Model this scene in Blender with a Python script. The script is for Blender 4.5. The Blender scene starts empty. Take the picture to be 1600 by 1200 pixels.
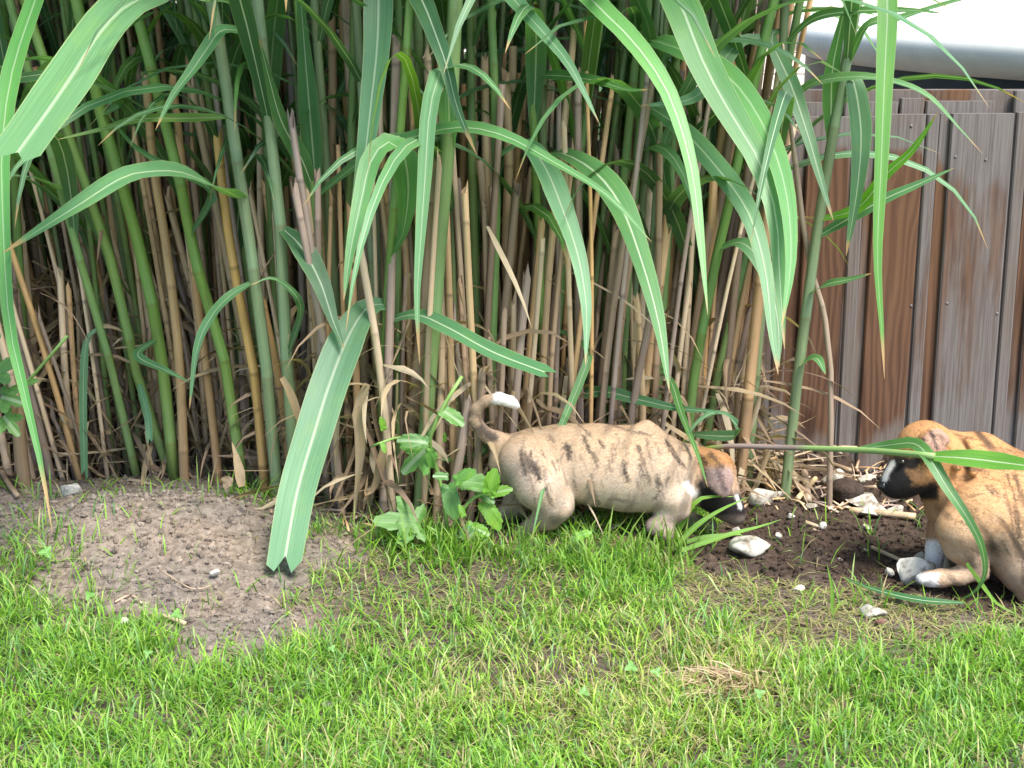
import bpy, math
import numpy as np
from mathutils import Vector, Matrix

# ------------------------------------------------------------------ camera, sky, sun, exposure
scene = bpy.context.scene
CAM = np.array([0.0, -2.5, 0.93]); PITCH = math.radians(14.5); FPX = 2400.0
cam_d = bpy.data.cameras.new('camera'); cam = bpy.data.objects.new('camera', cam_d)
scene.collection.objects.link(cam)
cam_d.sensor_width = 36; cam_d.lens = 36 * FPX / 1600.0
cam_d.clip_start = 0.05; cam_d.clip_end = 500
cam.location = CAM; cam.rotation_euler = (math.pi / 2 - PITCH, 0, 0)
scene.camera = cam

SUN_EL, SUN_AZ = math.radians(60), math.radians(143)      # azimuth clockwise from +Y: from the right, camera side
world = bpy.data.worlds.new('World'); scene.world = world; world.use_nodes = True
wn = world.node_tree.nodes; wl = world.node_tree.links
bg = wn['Background']; sky = wn.new('ShaderNodeTexSky')
sky.sky_type = 'NISHITA'; sky.sun_disc = False; sky.sun_elevation = SUN_EL; sky.sun_rotation = SUN_AZ
sky.air_density = 1.0; sky.dust_density = 1.6; sky.ozone_density = 1.0
wl.new(sky.outputs[0], bg.inputs[0]); bg.inputs[1].default_value = 0.15
sd = bpy.data.lights.new('sun', 'SUN'); sun = bpy.data.objects.new('sun', sd); scene.collection.objects.link(sun)
sd.energy = 3.1; sd.angle = math.radians(20.0); sd.color = (1.0, 0.97, 0.92)
sdir = Vector((math.sin(SUN_AZ) * math.cos(SUN_EL), math.cos(SUN_AZ) * math.cos(SUN_EL), math.sin(SUN_EL)))
sun.rotation_euler = sdir.to_track_quat('Z', 'Y').to_euler(); sun.location = sdir * 6
vs = scene.view_settings
vs.view_transform = 'Standard'; vs.look = 'None'; vs.gamma = 1.0; vs.use_curve_mapping = False
vs.exposure = 1.38

rng = np.random.default_rng(11)
R = lambda a, b: float(rng.uniform(a, b))

# ------------------------------------------------------------------ geometry of the view -> world points
FWD = np.array([0, math.cos(PITCH), -math.sin(PITCH)]); UP = np.array([0, math.sin(PITCH), math.cos(PITCH)])
RIGHT = np.array([1.0, 0, 0])
def ray(px, py): return FWD + RIGHT * (px - 800) / FPX + UP * (600 - py) / FPX
def at(px, py, Y):                                        # the point of the vertical plane y = Y
    d = ray(px, py); return CAM + d * ((Y - CAM[1]) / d[1])
def gnd(px, py, z=0.0):                                   # the point of the level z
    d = ray(px, py); return CAM + d * ((z - CAM[2]) / d[2])
def mpp(Y, py=700): return float((at(801, py, Y) - at(800, py, Y))[0])   # metres per pixel at that distance
def proj(P):
    q = np.asarray(P) - CAM; z = q @ FWD
    return 800 + FPX * (q @ RIGHT) / z, 600 - FPX * (q @ UP) / z

# ------------------------------------------------------------------ numpy noise
def _h(i, j, k, s):
    n = (i.astype(np.int64) * 374761393 + j.astype(np.int64) * 668265263 + k.astype(np.int64) * 2147483647 + s * 974634777) & 0xffffffff
    n = ((n ^ (n >> 13)) * 1274126177) & 0xffffffff
    return ((n ^ (n >> 16)) & 0xffff) / 65535.0
def vnoise(P, sc, seed=0):
    P = np.asarray(P, float) * sc
    if P.shape[-1] == 2: P = np.concatenate([P, np.zeros(P.shape[:-1] + (1,))], -1)
    i = np.floor(P); f = P - i; f = f * f * (3 - 2 * f); i = i.astype(np.int64)
    x, y, z = i[..., 0], i[..., 1], i[..., 2]; fx, fy, fz = f[..., 0], f[..., 1], f[..., 2]
    r = 0
    for a in (0, 1):
        for b in (0, 1):
            for c in (0, 1):
                r = r + _h(x + a, y + b, z + c, seed) * (fx if a else 1 - fx) * (fy if b else 1 - fy) * (fz if c else 1 - fz)
    return r
def fbm(P, sc, seed=0, o=3):
    return sum(vnoise(P, sc * 2 ** k, seed + k) * 0.5 ** k for k in range(o)) / sum(0.5 ** k for k in range(o))
def sstep(a, b, x): t = np.clip((x - a) / (b - a), 0, 1); return t * t * (3 - 2 * t)

# ------------------------------------------------------------------ objects
COL = scene.collection
def tag(o, label=None, cat=None, group=None, kind=None):
    for k, v in (('label', label), ('category', cat), ('group', group), ('kind', kind)):
        if v: o[k] = v
    return o
def empty(name, loc, label=None, cat=None, group=None):
    o = bpy.data.objects.new(name, None); COL.objects.link(o); o.location = [float(v) for v in loc]; o.empty_display_size = 0.05
    return tag(o, label, cat, group)
def mesh(name, V, F, mat, parent=None, col=None, uv=None, smooth=True, org=None, extra=None):
    """one mesh object from arrays; F is an (n,k) array or a list of such arrays"""
    V = np.asarray(V, np.float32)
    if org is None: org = (0, 0, 0)
    Vl = V - np.asarray(org, np.float32)
    me = bpy.data.meshes.new(name)
    Fs = F if isinstance(F, list) else [np.asarray(F)]
    Fs = [np.asarray(f, np.int32) for f in Fs if len(f)]
    loops = np.concatenate([f.ravel() for f in Fs]); sizes = np.concatenate([np.full(len(f), f.shape[1], np.int32) for f in Fs])
    me.vertices.add(len(Vl)); me.vertices.foreach_set('co', np.ascontiguousarray(Vl).ravel())
    me.loops.add(len(loops)); me.loops.foreach_set('vertex_index', loops)
    me.polygons.add(len(sizes)); st = np.zeros(len(sizes), np.int32); st[1:] = np.cumsum(sizes)[:-1]
    me.polygons.foreach_set('loop_start', st)
    me.polygons.foreach_set('use_smooth', np.full(len(sizes), bool(smooth)))
    if col is not None:
        c = np.ones((len(V), 4), np.float32); c[:, :3] = col
        a = me.attributes.new('col', 'FLOAT_COLOR', 'POINT'); a.data.foreach_set('color', c.ravel())
    if uv is not None:
        a = me.attributes.new('luv', 'FLOAT_VECTOR', 'POINT'); a.data.foreach_set('vector', np.ascontiguousarray(uv, np.float32).ravel())
    if extra:
        for nme, arr in extra.items():
            a = me.attributes.new(nme, 'FLOAT', 'POINT'); a.data.foreach_set('value', np.ascontiguousarray(arr, np.float32))
    me.update(calc_edges=True); me.validate()
    if mat: me.materials.append(mat)
    o = bpy.data.objects.new(name, me); COL.objects.link(o)
    if parent is not None:
        o.parent = parent
        w = Vector((0, 0, 0)); p = parent
        while p is not None: w += p.location; p = p.parent
        o.location = Vector([float(v) for v in org]) - w
    else: o.location = [float(v) for v in org]
    return o
class Acc:                                                # gathers pieces of uncountable matter into one mesh
    def __init__(s): s.V = []; s.F = {}; s.C = []; s.U = []; s.n = 0
    def add(s, V, F, C, U=None):
        for f in (F if isinstance(F, list) else [F]):
            f = np.asarray(f); s.F.setdefault(f.shape[1], []).append(f + s.n)
        s.V.append(V); s.C.append(np.broadcast_to(C, (len(V), 3))); s.n += len(V)
        s.U.append(U if U is not None else np.zeros((len(V), 3)))
    def build(s, name, mat, parent=None, smooth=True):
        return mesh(name, np.concatenate(s.V), [np.concatenate(f) for f in s.F.values()], mat, parent, np.concatenate(s.C), np.concatenate(s.U), smooth)

# ------------------------------------------------------------------ materials
def newmat(name):
    m = bpy.data.materials.new(name); m.use_nodes = True
    nt = m.node_tree; return m, nt, nt.nodes, nt.links, nt.nodes['Principled BSDF']
def N(nt, t, **kw):
    n = nt.nodes.new(t)
    for k, v in kw.items():
        if k.startswith('i_'): n.inputs[int(k[2:])].default_value = v
        else: setattr(n, k, v)
    return n
def attr(nt, name): return N(nt, 'ShaderNodeAttribute', attribute_name=name)
def math_(nt, op, a, b=None, c=None, clamp=False):
    n = N(nt, 'ShaderNodeMath', operation=op, use_clamp=clamp)
    for i, v in enumerate((a, b, c)):
        if v is None: continue
        if isinstance(v, (int, float)): n.inputs[i].default_value = v
        else: nt.links.new(v, n.inputs[i])
    return n.outputs[0]
def mixc(nt, fac, a, b, mode='MIX'):
    n = N(nt, 'ShaderNodeMix', data_type='RGBA', blend_type=mode)
    for s, v in ((n.inputs[0], fac), (n.inputs[6], a), (n.inputs[7], b)):
        if isinstance(v, (int, float)): s.default_value = v
        elif isinstance(v, tuple): s.default_value = (*v, 1) if len(v) == 3 else v
        else: nt.links.new(v, s)
    return n.outputs[2]
def ramp(nt, x, a, b):
    n = N(nt, 'ShaderNodeMapRange', interpolation_type='SMOOTHSTEP'); nt.links.new(x, n.inputs[0])
    n.inputs[1].default_value = a; n.inputs[2].default_value = b; return n.outputs[0]
def noise(nt, vec, scale, detail=3, rough=0.55):
    n = N(nt, 'ShaderNodeTexNoise'); n.inputs['Scale'].default_value = scale; n.inputs['Detail'].default_value = detail
    n.inputs['Roughness'].default_value = rough
    if vec is not None: nt.links.new(vec, n.inputs['Vector'])
    return n.outputs[0]
def mapped(nt, vec, scale):
    n = N(nt, 'ShaderNodeMapping'); n.inputs['Scale'].default_value = scale; nt.links.new(vec, n.inputs[0]); return n.outputs[0]
def bump(nt, h, strength, dist, b):
    n = N(nt, 'ShaderNodeBump'); n.inputs['Strength'].default_value = strength; n.inputs['Distance'].default_value = dist
    nt.links.new(h, n.inputs['Height']); nt.links.new(n.outputs[0], b.inputs['Normal'])
def geo_pos(nt): return N(nt, 'ShaderNodeNewGeometry').outputs['Position']

def leafy(name, rib, transl, rough, tip=True, spec=0.5):
    m, nt, nn, ll, b = newmat(name)
    c = attr(nt, 'col').outputs['Color']; uvn = attr(nt, 'luv'); sep = N(nt, 'ShaderNodeSeparateXYZ'); ll.new(uvn.outputs['Vector'], sep.inputs[0])
    u, v, r = sep.outputs
    au = math_(nt, 'ABSOLUTE', u)
    st = noise(nt, mapped(nt, uvn.outputs['Vector'], (26, 2.2, 37)), 1.0, 3)
    c1 = mixc(nt, ramp(nt, st, 0.3, 0.75), mixc(nt, 1.0, c, (0.74, 0.78, 0.74), 'MULTIPLY'), mixc(nt, 1.0, c, (1.22, 1.18, 1.2), 'MULTIPLY'))
    blot = noise(nt, mapped(nt, uvn.outputs['Vector'], (1.2, 9, 11)), 1.0, 4)
    c1 = mixc(nt, math_(nt, 'MULTIPLY', ramp(nt, blot, 0.5, 0.72), 0.35), c1, mixc(nt, 1.0, c, (1.35, 1.15, 0.7), 'MULTIPLY'))
    if rib:
        mr = math_(nt, 'SUBTRACT', 1.0, ramp(nt, au, 0.035, 0.10))
        mr = math_(nt, 'MULTIPLY', mr, math_(nt, 'MULTIPLY_ADD', math_(nt, 'FRACT', math_(nt, 'MULTIPLY', r, 17.3)), 0.6, rib - .45))
        c1 = mixc(nt, mr, c1, (0.52, 0.60, 0.42))
        c1 = mixc(nt, math_(nt, 'MULTIPLY', ramp(nt, au, 0.92, 1.0), 0.45), c1, (0.42, 0.46, 0.20))
    if tip:
        tv = math_(nt, 'ADD', v, math_(nt, 'MULTIPLY', math_(nt, 'SUBTRACT', st, 0.5), 0.06))
        tv = math_(nt, 'ADD', tv, math_(nt, 'MULTIPLY', math_(nt, 'FRACT', math_(nt, 'MULTIPLY', r, 31.7)), 0.07))
        c1 = mixc(nt, ramp(nt, tv, 0.975, 1.015), c1, (0.42, 0.27, 0.12))
        spots = noise(nt, mapped(nt, uvn.outputs['Vector'], (7, 45, 91)), 1.0, 2)
        c1 = mixc(nt, math_(nt, 'MULTIPLY', ramp(nt, spots, 0.74, 0.80), 0.7), c1, (0.34, 0.28, 0.13))
    ll.new(c1, b.inputs['Base Color']); b.inputs['Roughness'].default_value = rough
    b.inputs['Specular IOR Level'].default_value = spec
    if transl:
        t = N(nt, 'ShaderNodeBsdfTranslucent'); ll.new(mixc(nt, 1.0, c1, (1.5, 1.7, 0.55), 'MULTIPLY'), t.inputs[0])
        mx = N(nt, 'ShaderNodeMixShader'); mx.inputs[0].default_value = transl
        ll.new(b.outputs[0], mx.inputs[1]); ll.new(t.outputs[0], mx.inputs[2]); ll.new(mx.outputs[0], nn['Material Output'].inputs[0])
    bump(nt, st, 0.25, 0.002, b)
    return m
M_leaf = leafy('reed_leaf', 0.85, 0.36, 0.40)
M_weed = leafy('weed_leaf', 0.35, 0.36, 0.5, tip=False)
M_dryleaf = leafy('dry_leaf', 0.0, 0.25, 0.75, tip=False, spec=0.2)
def grassmat():
    m, nt, nn, ll, b = newmat('grass'); c = attr(nt, 'col').outputs['Color']
    ll.new(c, b.inputs['Base Color']); b.inputs['Roughness'].default_value = 0.5; b.inputs['Specular IOR Level'].default_value = 0.4
    t = N(nt, 'ShaderNodeBsdfTranslucent'); ll.new(mixc(nt, 1.0, c, (1.3, 1.5, 0.6), 'MULTIPLY'), t.inputs[0])
    mx = N(nt, 'ShaderNodeMixShader'); mx.inputs[0].default_value = 0.38
    ll.new(b.outputs[0], mx.inputs[1]); ll.new(t.outputs[0], mx.inputs[2]); ll.new(mx.outputs[0], nn['Material Output'].inputs[0])
    return m
M_grass = grassmat()
def canemat():
    m, nt, nn, ll, b = newmat('cane'); c = attr(nt, 'col').outputs['Color']; uvn = attr(nt, 'luv').outputs['Vector']
    st = noise(nt, mapped(nt, uvn, (9, 5, 41)), 1.0, 4, 0.65); bl = noise(nt, mapped(nt, uvn, (2, 14, 77)), 1.0, 4, 0.7)
    c1 = mixc(nt, st, mixc(nt, 1.0, c, (0.6, 0.6, 0.62), 'MULTIPLY'), mixc(nt, 1.0, c, (1.4, 1.38, 1.35), 'MULTIPLY'))
    c1 = mixc(nt, math_(nt, 'MULTIPLY', ramp(nt, bl, 0.55, 0.8), 0.55), c1, mixc(nt, 1.0, c, (0.45, 0.38, 0.36), 'MULTIPLY'))
    ll.new(c1, b.inputs['Base Color']); b.inputs['Roughness'].default_value = 0.48
    bump(nt, st, 0.3, 0.002, b); return m
M_cane = canemat()
def soilmat(name, isground):
    m, nt, nn, ll, b = newmat(name); p = geo_pos(nt)
    n1 = noise(nt, p, 9, 4); n2 = noise(nt, p, 70, 5, 0.7); n3 = noise(nt, p, 320, 3, 0.6)
    if isground:
        dry = attr(nt, 'dry').outputs['Fac']
        c = mixc(nt, dry, (0.060, 0.042, 0.031), (0.192, 0.160, 0.132))
    else: c = attr(nt, 'col').outputs['Color']
    c = mixc(nt, ramp(nt, n2, 0.3, 0.7), mixc(nt, 1.0, c, (0.62, 0.6, 0.58), 'MULTIPLY'), mixc(nt, 1.0, c, (1.25, 1.25, 1.25), 'MULTIPLY'))
    c = mixc(nt, ramp(nt, n1, 0.35, 0.7), c, mixc(nt, 1.0, c, (1.2, 1.12, 1.05), 'MULTIPLY'))
    c = mixc(nt, math_(nt, 'MULTIPLY', ramp(nt, n3, 0.68, 0.75), 0.5), c, (0.34, 0.29, 0.24))
    ll.new(c, b.inputs['Base Color']); b.inputs['Roughness'].default_value = 0.95; b.inputs['Specular IOR Level'].default_value = 0.2
    h = math_(nt, 'ADD', n2, math_(nt, 'MULTIPLY', n3, 0.5)); bump(nt, h, 0.9, 0.006, b); return m
M_soil = soilmat('soil', True); M_clod = soilmat('clod', False)
def stonemat(name, base, dirt, dirtamt):
    m, nt, nn, ll, b = newmat(name); p = geo_pos(nt)
    n1 = noise(nt, p, 38, 5, 0.7); n2 = noise(nt, p, 160, 4, 0.7)
    c = mixc(nt, ramp(nt, n1, dirtamt, dirtamt + 0.18), base, dirt)
    c = mixc(nt, math_(nt, 'MULTIPLY', ramp(nt, n2, 0.58, 0.72), 0.55), c, dirt)
    ll.new(c, b.inputs['Base Color']); b.inputs['Roughness'].default_value = 0.85
    bump(nt, math_(nt, 'ADD', n1, n2), 0.5, 0.004, b); return m
M_white = stonemat('chalk_stone', (0.43, 0.40, 0.33), (0.17, 0.13, 0.09), 0.46)
M_greyst = stonemat('grey_stone', (0.47, 0.44, 0.38), (0.15, 0.125, 0.10), 0.50)
M_pebble = stonemat('ochre_pebble', (0.26, 0.18, 0.09), (0.10, 0.07, 0.045), 0.45)
M_brick = stonemat('brick_bit', (0.15, 0.075, 0.050), (0.08, 0.05, 0.035), 0.45)
def woodmat():
    m, nt, nn, ll, b = newmat('weathered_wood'); g = attr(nt, 'grey').outputs['Fac']
    tc = N(nt, 'ShaderNodeTexCoord'); oi = N(nt, 'ShaderNodeObjectInfo')
    ad = N(nt, 'ShaderNodeVectorMath', operation='MULTIPLY_ADD'); ll.new(oi.outputs['Random'], ad.inputs[0]); ad.inputs[1].default_value = (7, 9, 13); ll.new(tc.outputs['Object'], ad.inputs[2])
    v = ad.outputs[0]
    warp = noise(nt, mapped(nt, v, (6, 6, 1.7)), 1.0, 2)
    wv = N(nt, 'ShaderNodeTexWave', wave_type='BANDS', bands_direction='X'); wv.inputs['Scale'].default_value = 13; wv.inputs['Distortion'].default_value = 18
    wv.inputs['Detail'].default_value = 3; wv.inputs['Detail Scale'].default_value = 0.7; ll.new(mapped(nt, v, (1.6, 1.6, 0.22)), wv.inputs['Vector'])
    fine = noise(nt, mapped(nt, v, (260, 260, 5)), 1.0, 4, 0.7)
    big = noise(nt, mapped(nt, v, (11, 11, 1.7)), 1.0, 5, 0.62)
    streak = noise(nt, mapped(nt, v, (75, 75, 1.6)), 1.0, 4, 0.6)
    fig = math_(nt, 'ADD', math_(nt, 'MULTIPLY', wv.outputs[1], 0.35), math_(nt, 'MULTIPLY', streak, 0.65))
    orange = mixc(nt, ramp(nt, fig, 0.25, 0.75), (0.135, 0.072, 0.042), (0.075, 0.039, 0.024))
    orange = mixc(nt, math_(nt, 'MULTIPLY', ramp(nt, warp, 0.5, 0.8), 0.6), orange, (0.17, 0.090, 0.048))
    grey = mixc(nt, ramp(nt, fine, 0.3, 0.7), (0.105, 0.090, 0.082), (0.195, 0.175, 0.160))
    grey = mixc(nt, math_(nt, 'MULTIPLY', ramp(nt, big, 0.45, 0.75), 0.5), grey, (0.135, 0.090, 0.062))
    gm = math_(nt, 'ADD', g, math_(nt, 'MULTIPLY', math_(nt, 'SUBTRACT', big, 0.5), 1.35))
    c = mixc(nt, ramp(nt, gm, 0.35, 0.66), orange, grey)
    c = mixc(nt, math_(nt, 'MULTIPLY', ramp(nt, fine, 0.55, 0.72), 0.28), c, mixc(nt, 1.0, c, (0.42, 0.40, 0.42), 'MULTIPLY'))
    vor = N(nt, 'ShaderNodeTexVoronoi', feature='F1'); vor.inputs['Scale'].default_value = 1.0; ll.new(mapped(nt, v, (6, 6, 2.3)), vor.inputs['Vector'])
    kn = math_(nt, 'SUBTRACT', 1.0, ramp(nt, vor.outputs['Distance'], 0.05, 0.16))
    c = mixc(nt, math_(nt, 'MULTIPLY', kn, 0.75), c, (0.035, 0.018, 0.012))
    ll.new(c, b.inputs['Base Color']); b.inputs['Roughness'].default_value = 0.9; b.inputs['Specular IOR Level'].default_value = 0.15
    bump(nt, math_(nt, 'ADD', math_(nt, 'MULTIPLY', wv.outputs[1], 0.12), fine), 0.35, 0.002, b); return m
M_wood = woodmat()
def plain(name, c, rough=0.5, spec=0.5, vary=0.0, vs_=30, metal=0.0):
    m, nt, nn, ll, b = newmat(name)
    if vary:
        n = noise(nt, geo_pos(nt), vs_, 4, 0.65)
        ll.new(mixc(nt, ramp(nt, n, 0.3, 0.75), tuple(x * (1 - vary) for x in c), tuple(min(1, x * (1 + vary)) for x in c)), b.inputs['Base Color'])
    else: b.inputs['Base Color'].default_value = (*c, 1)
    b.inputs['Roughness'].default_value = rough; b.inputs['Specular IOR Level'].default_value = spec; b.inputs['Metallic'].default_value = metal
    return m
M_nail = plain('nail_steel', (0.16, 0.15, 0.15), 0.6, 0.4, 0.3, 200, 0.5)
M_rim = plain('pool_rim_plastic', (0.84, 0.83, 0.77), 0.6, 0.5, 0.06, 9)
M_poolwall = plain('pool_outer_wall', (0.016, 0.026, 0.042), 0.5, 0.4, 0.25, 6)
M_liner = plain('pool_liner', (0.10, 0.46, 0.62), 0.4, 0.4, 0.1, 5)
M_cream = plain('pale_timber', (0.72, 0.65, 0.54), 0.7, 0.3, 0.18, 14)
M_farleaf = plain('hedge_leaf', (0.05, 0.10, 0.03), 0.6, 0.3, 0.4, 12)
def watermat():
    m, nt, nn, ll, b = newmat('pool_water'); b.inputs['Base Color'].default_value = (0.30, 0.62, 0.70, 1); b.inputs['Roughness'].default_value = 0.06
    bump(nt, noise(nt, geo_pos(nt), 7, 3), 0.12, 0.03, b); return m
M_water = watermat()
def furmat():
    m, nt, nn, ll, b = newmat('short_coat'); c = attr(nt, 'col').outputs['Color']; p = geo_pos(nt)
    n = noise(nt, p, 420, 3, 0.7); n2 = noise(nt, p, 60, 3, 0.6)
    c1 = mixc(nt, ramp(nt, n, 0.3, 0.7), mixc(nt, 1.0, c, (0.84, 0.83, 0.82), 'MULTIPLY'), mixc(nt, 1.0, c, (1.14, 1.14, 1.14), 'MULTIPLY'))
    c1 = mixc(nt, ramp(nt, n2, 0.35, 0.7), c1, mixc(nt, 1.0, c1, (1.08, 1.02, 0.96), 'MULTIPLY'))
    ll.new(c1, b.inputs['Base Color']); b.inputs['Roughness'].default_value = 0.75; b.inputs['Specular IOR Level'].default_value = 0.25
    b.inputs['Sheen Weight'].default_value = 0.02
    bump(nt, n, 0.35, 0.002, b); return m
M_fur = furmat()
M_nose = plain('wet_black_nose', (0.010, 0.009, 0.009), 0.25, 0.6)
M_eye = plain('dark_eye', (0.012, 0.008, 0.006), 0.06, 0.7)

# ------------------------------------------------------------------ ground: masks in ground coordinates
def poly(pts): return np.array([gnd(*p)[:2] for p in pts])
def sdpoly(P, poly_):                                      # signed distance, positive inside
    d = np.full(len(P), 1e9); ins = np.zeros(len(P), bool); n = len(poly_)
    for i in range(n):
        a = poly_[i]; b = poly_[(i + 1) % n]; ab = b - a; ap = P - a
        t = np.clip((ap @ ab) / (ab @ ab), 0, 1); q = ap - t[:, None] * ab
        d = np.minimum(d, np.hypot(q[:, 0], q[:, 1]))
        c = ((a[1] > P[:, 1]) != (b[1] > P[:, 1])); s = np.where(abs(ab[1]) < 1e-9, 1e-9, ab[1])
        ins ^= c & (P[:, 0] < ab[0] * (P[:, 1] - a[1]) / s + a[0])
    return np.where(ins, d, -d)
PG_mound = poly([(-250, 800), (-60, 770), (110, 745), (330, 720), (480, 770), (575, 850), (520, 905), (495, 995), (410, 1050), (300, 1025), (220, 970), (120, 960), (30, 925), (-60, 890), (-250, 850)])
PG_dug = poly([(1060, 850), (1120, 770), (1230, 715), (1420, 700), (2000, 700), (2000, 960), (1640, 955), (1500, 940), (1300, 925), (1180, 910), (1080, 895)])
PG_thin = poly([(1000, 850), (1180, 870), (1300, 890), (1640, 920), (2000, 940), (1900, 1030), (1620, 1000), (1400, 1018), (1250, 1020), (1120, 985), (1000, 950)])
PG_thin2 = poly([(500, 850), (640, 850), (780, 880), (960, 900), (1000, 960), (760, 985), (600, 990), (500, 1000), (450, 960)])
PG_straw = poly([(760, 1000), (1000, 960), (1260, 1010), (1220, 1100), (1100, 1200), (820, 1190), (640, 1120)])
PG_long = poly([(560, 860), (700, 855), (860, 878), (940, 866), (1060, 850), (1090, 870), (1040, 915), (900, 905), (720, 905), (560, 880)])
def reed_edge(x):                                          # front edge of the stand of reeds, as y over x
    return 0.12 + 0.30 * sstep(-0.25, -0.62, x) + 0.33 * sstep(0.15, 0.5, x) + 0.05 * np.sin(x * 9)
def masks(x, y):
    P = np.stack([x, y], -1); w = (fbm(P, 11, 5) - 0.5) * 0.19 + (vnoise(P, 60, 9) - 0.5) * 0.035
    g = lambda pg, soft: sstep(-soft, soft, sdpoly(P, pg) + w)
    mound = g(PG_mound, 0.08); dug = g(PG_dug, 0.015); thin = g(PG_thin, 0.03); thin2 = g(PG_thin2, 0.05)
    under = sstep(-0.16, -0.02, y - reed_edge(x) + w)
    return mound, dug, thin, thin2, under
HOLE = gnd(120, 740)[:2]; HOLE_A = gnd(1105, 800)[:2]
def height(x, y, detail=True):
    x = np.asarray(x, float); y = np.asarray(y, float); P = np.stack([x, y], -1)
    h = (fbm(P, 3.0, 21, 3) - 0.5) * 0.025
    sh = x.shape; xf, yf = x.ravel(), y.ravel()
    mound, dug, thin, thin2, under = [m.reshape(sh) for m in masks(xf, yf)]
    c = gnd(230, 850)
    h = h + 0.072 * np.exp(-(((x - c[0]) / 0.33) ** 2 + ((y - c[1]) / 0.20) ** 2))
    bank = sstep(HOLE[1] + 0.05, HOLE[1] + 0.14, y) * sstep(-0.60, -0.72, x)
    h = h + 0.15 * bank
    h = h - 0.085 * np.exp(-(((x - HOLE[0]) / 0.13) ** 2 + ((y - HOLE[1] - 0.035) / 0.05) ** 2) ** 2)
    h = h - 0.035 * dug * sstep(0.3, 0.55, fbm(P, 5.0, 33)) - 0.012 * dug
    h = h - 0.03 * np.exp(-(((x - HOLE_A[0]) / 0.09) ** 2 + ((y - HOLE_A[1]) / 0.06) ** 2))
    if detail:
        s = np.clip(mound + dug + 0.6 * under + 0.4 * thin, 0, 1)
        h = h + s * ((fbm(P, 26, 41, 4) - 0.5) * 0.016 + (vnoise(P, 140, 47) - 0.5) * 0.005)
    far = sstep(2.5, 6, np.hypot(x, y)); return h * (1 - far)
def axis(lo, hi, step, far):
    a = list(np.arange(lo, hi, step)); d = step; v = a[-1]
    while v < far: d *= 1.35; v += d; a.append(v)
    d = step; v = a[0]; pre = []
    while v > -far: d *= 1.35; v -= d; pre.append(v)
    return np.array(pre[::-1] + a)
gx = axis(-1.25, 1.3, 0.0065, 60); gy = axis(-0.95, 0.85, 0.0065, 60)
GX, GY = np.meshgrid(gx, gy); GZ = height(GX, GY)
nx, ny = len(gx), len(gy); idx = np.arange(nx * ny).reshape(ny, nx)
F = np.stack([idx[:-1, :-1], idx[:-1, 1:], idx[1:, 1:], idx[1:, :-1]], -1).reshape(-1, 4)
mm = masks(GX.ravel(), GY.ravel())
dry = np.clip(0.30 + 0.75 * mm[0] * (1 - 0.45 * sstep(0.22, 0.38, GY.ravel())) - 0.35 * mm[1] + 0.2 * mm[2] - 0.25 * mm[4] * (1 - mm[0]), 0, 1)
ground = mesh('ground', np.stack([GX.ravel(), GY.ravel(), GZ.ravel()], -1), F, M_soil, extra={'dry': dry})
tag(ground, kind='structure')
_gh = lambda x, y: float(height(np.array([x]), np.array([y]), False)[0])
def on_ground(px, py):
    p = gnd(px, py)
    for _ in range(3): p = gnd(px, py, _gh(p[0], p[1]))
    return p

# ------------------------------------------------------------------ shared shape builders
def spline(P, n):
    P = np.asarray(P, float)
    if len(P) == 2: return P[0] + (P[1] - P[0]) * np.linspace(0, 1, n)[:, None]
    Q = np.concatenate([[2 * P[0] - P[1]], P, [2 * P[-1] - P[-2]]]); out = []
    m = len(P) - 1
    d = np.r_[0, np.cumsum(np.linalg.norm(np.diff(P, axis=0), axis=1))]; d = d / d[-1]
    for t in np.linspace(0, 1, n):
        k = min(int(np.searchsorted(d, t, 'right') - 1), m - 1); f = (t - d[k]) / max(1e-9, d[k + 1] - d[k])
        a, b, c, e = Q[k], Q[k + 1], Q[k + 2], Q[k + 3]
        out.append(0.5 * (2 * b + (c - a) * f + (2 * a - 5 * b + 4 * c - e) * f * f + (3 * b - a - 3 * c + e) * f ** 3))
    return np.array(out)
def unit(v): v = np.asarray(v, float); return v / np.maximum(1e-9, np.linalg.norm(v, axis=-1, keepdims=True))
def tangents(C): return unit(np.gradient(C, axis=0))
def tube(C, r, sides=7, caps=True, seed=0.0):
    """tube round the points C with radii r -> V, F list, uv"""
    C = np.asarray(C, float); n = len(C); r = np.broadcast_to(r, (n,)); T = tangents(C)
    ref = np.array([0, 1, 0.0]) if abs(T[0][1]) < 0.8 else np.array([1.0, 0, 0])
    A = unit(np.cross(T, ref)); B = np.cross(T, A)
    th = np.linspace(0, 2 * np.pi, sides, endpoint=False)
    V = (C[:, None] + r[:, None, None] * (np.cos(th)[None, :, None] * A[:, None] + np.sin(th)[None, :, None] * B[:, None])).reshape(-1, 3)
    i = np.arange(n - 1)[:, None] * sides; j = np.arange(sides)[None]; k = (j + 1) % sides
    F = [np.stack([i + j, i + k, i + sides + k, i + sides + j], -1).reshape(-1, 4)]
    L = np.r_[0, np.cumsum(np.linalg.norm(np.diff(C, axis=0), axis=1))]
    U = np.stack([np.broadcast_to(np.abs(th / np.pi - 1)[None], (n, sides)), np.broadcast_to(L[:, None], (n, sides)), np.full((n, sides), seed)], -1).reshape(-1, 3)
    if caps:
        F.append(np.stack([np.arange(sides)[::-1], (n - 1) * sides + np.arange(sides)]))
    return V, F, U
UACR = np.array([-1, -0.5, 0, 0.5, 1.0])
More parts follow.
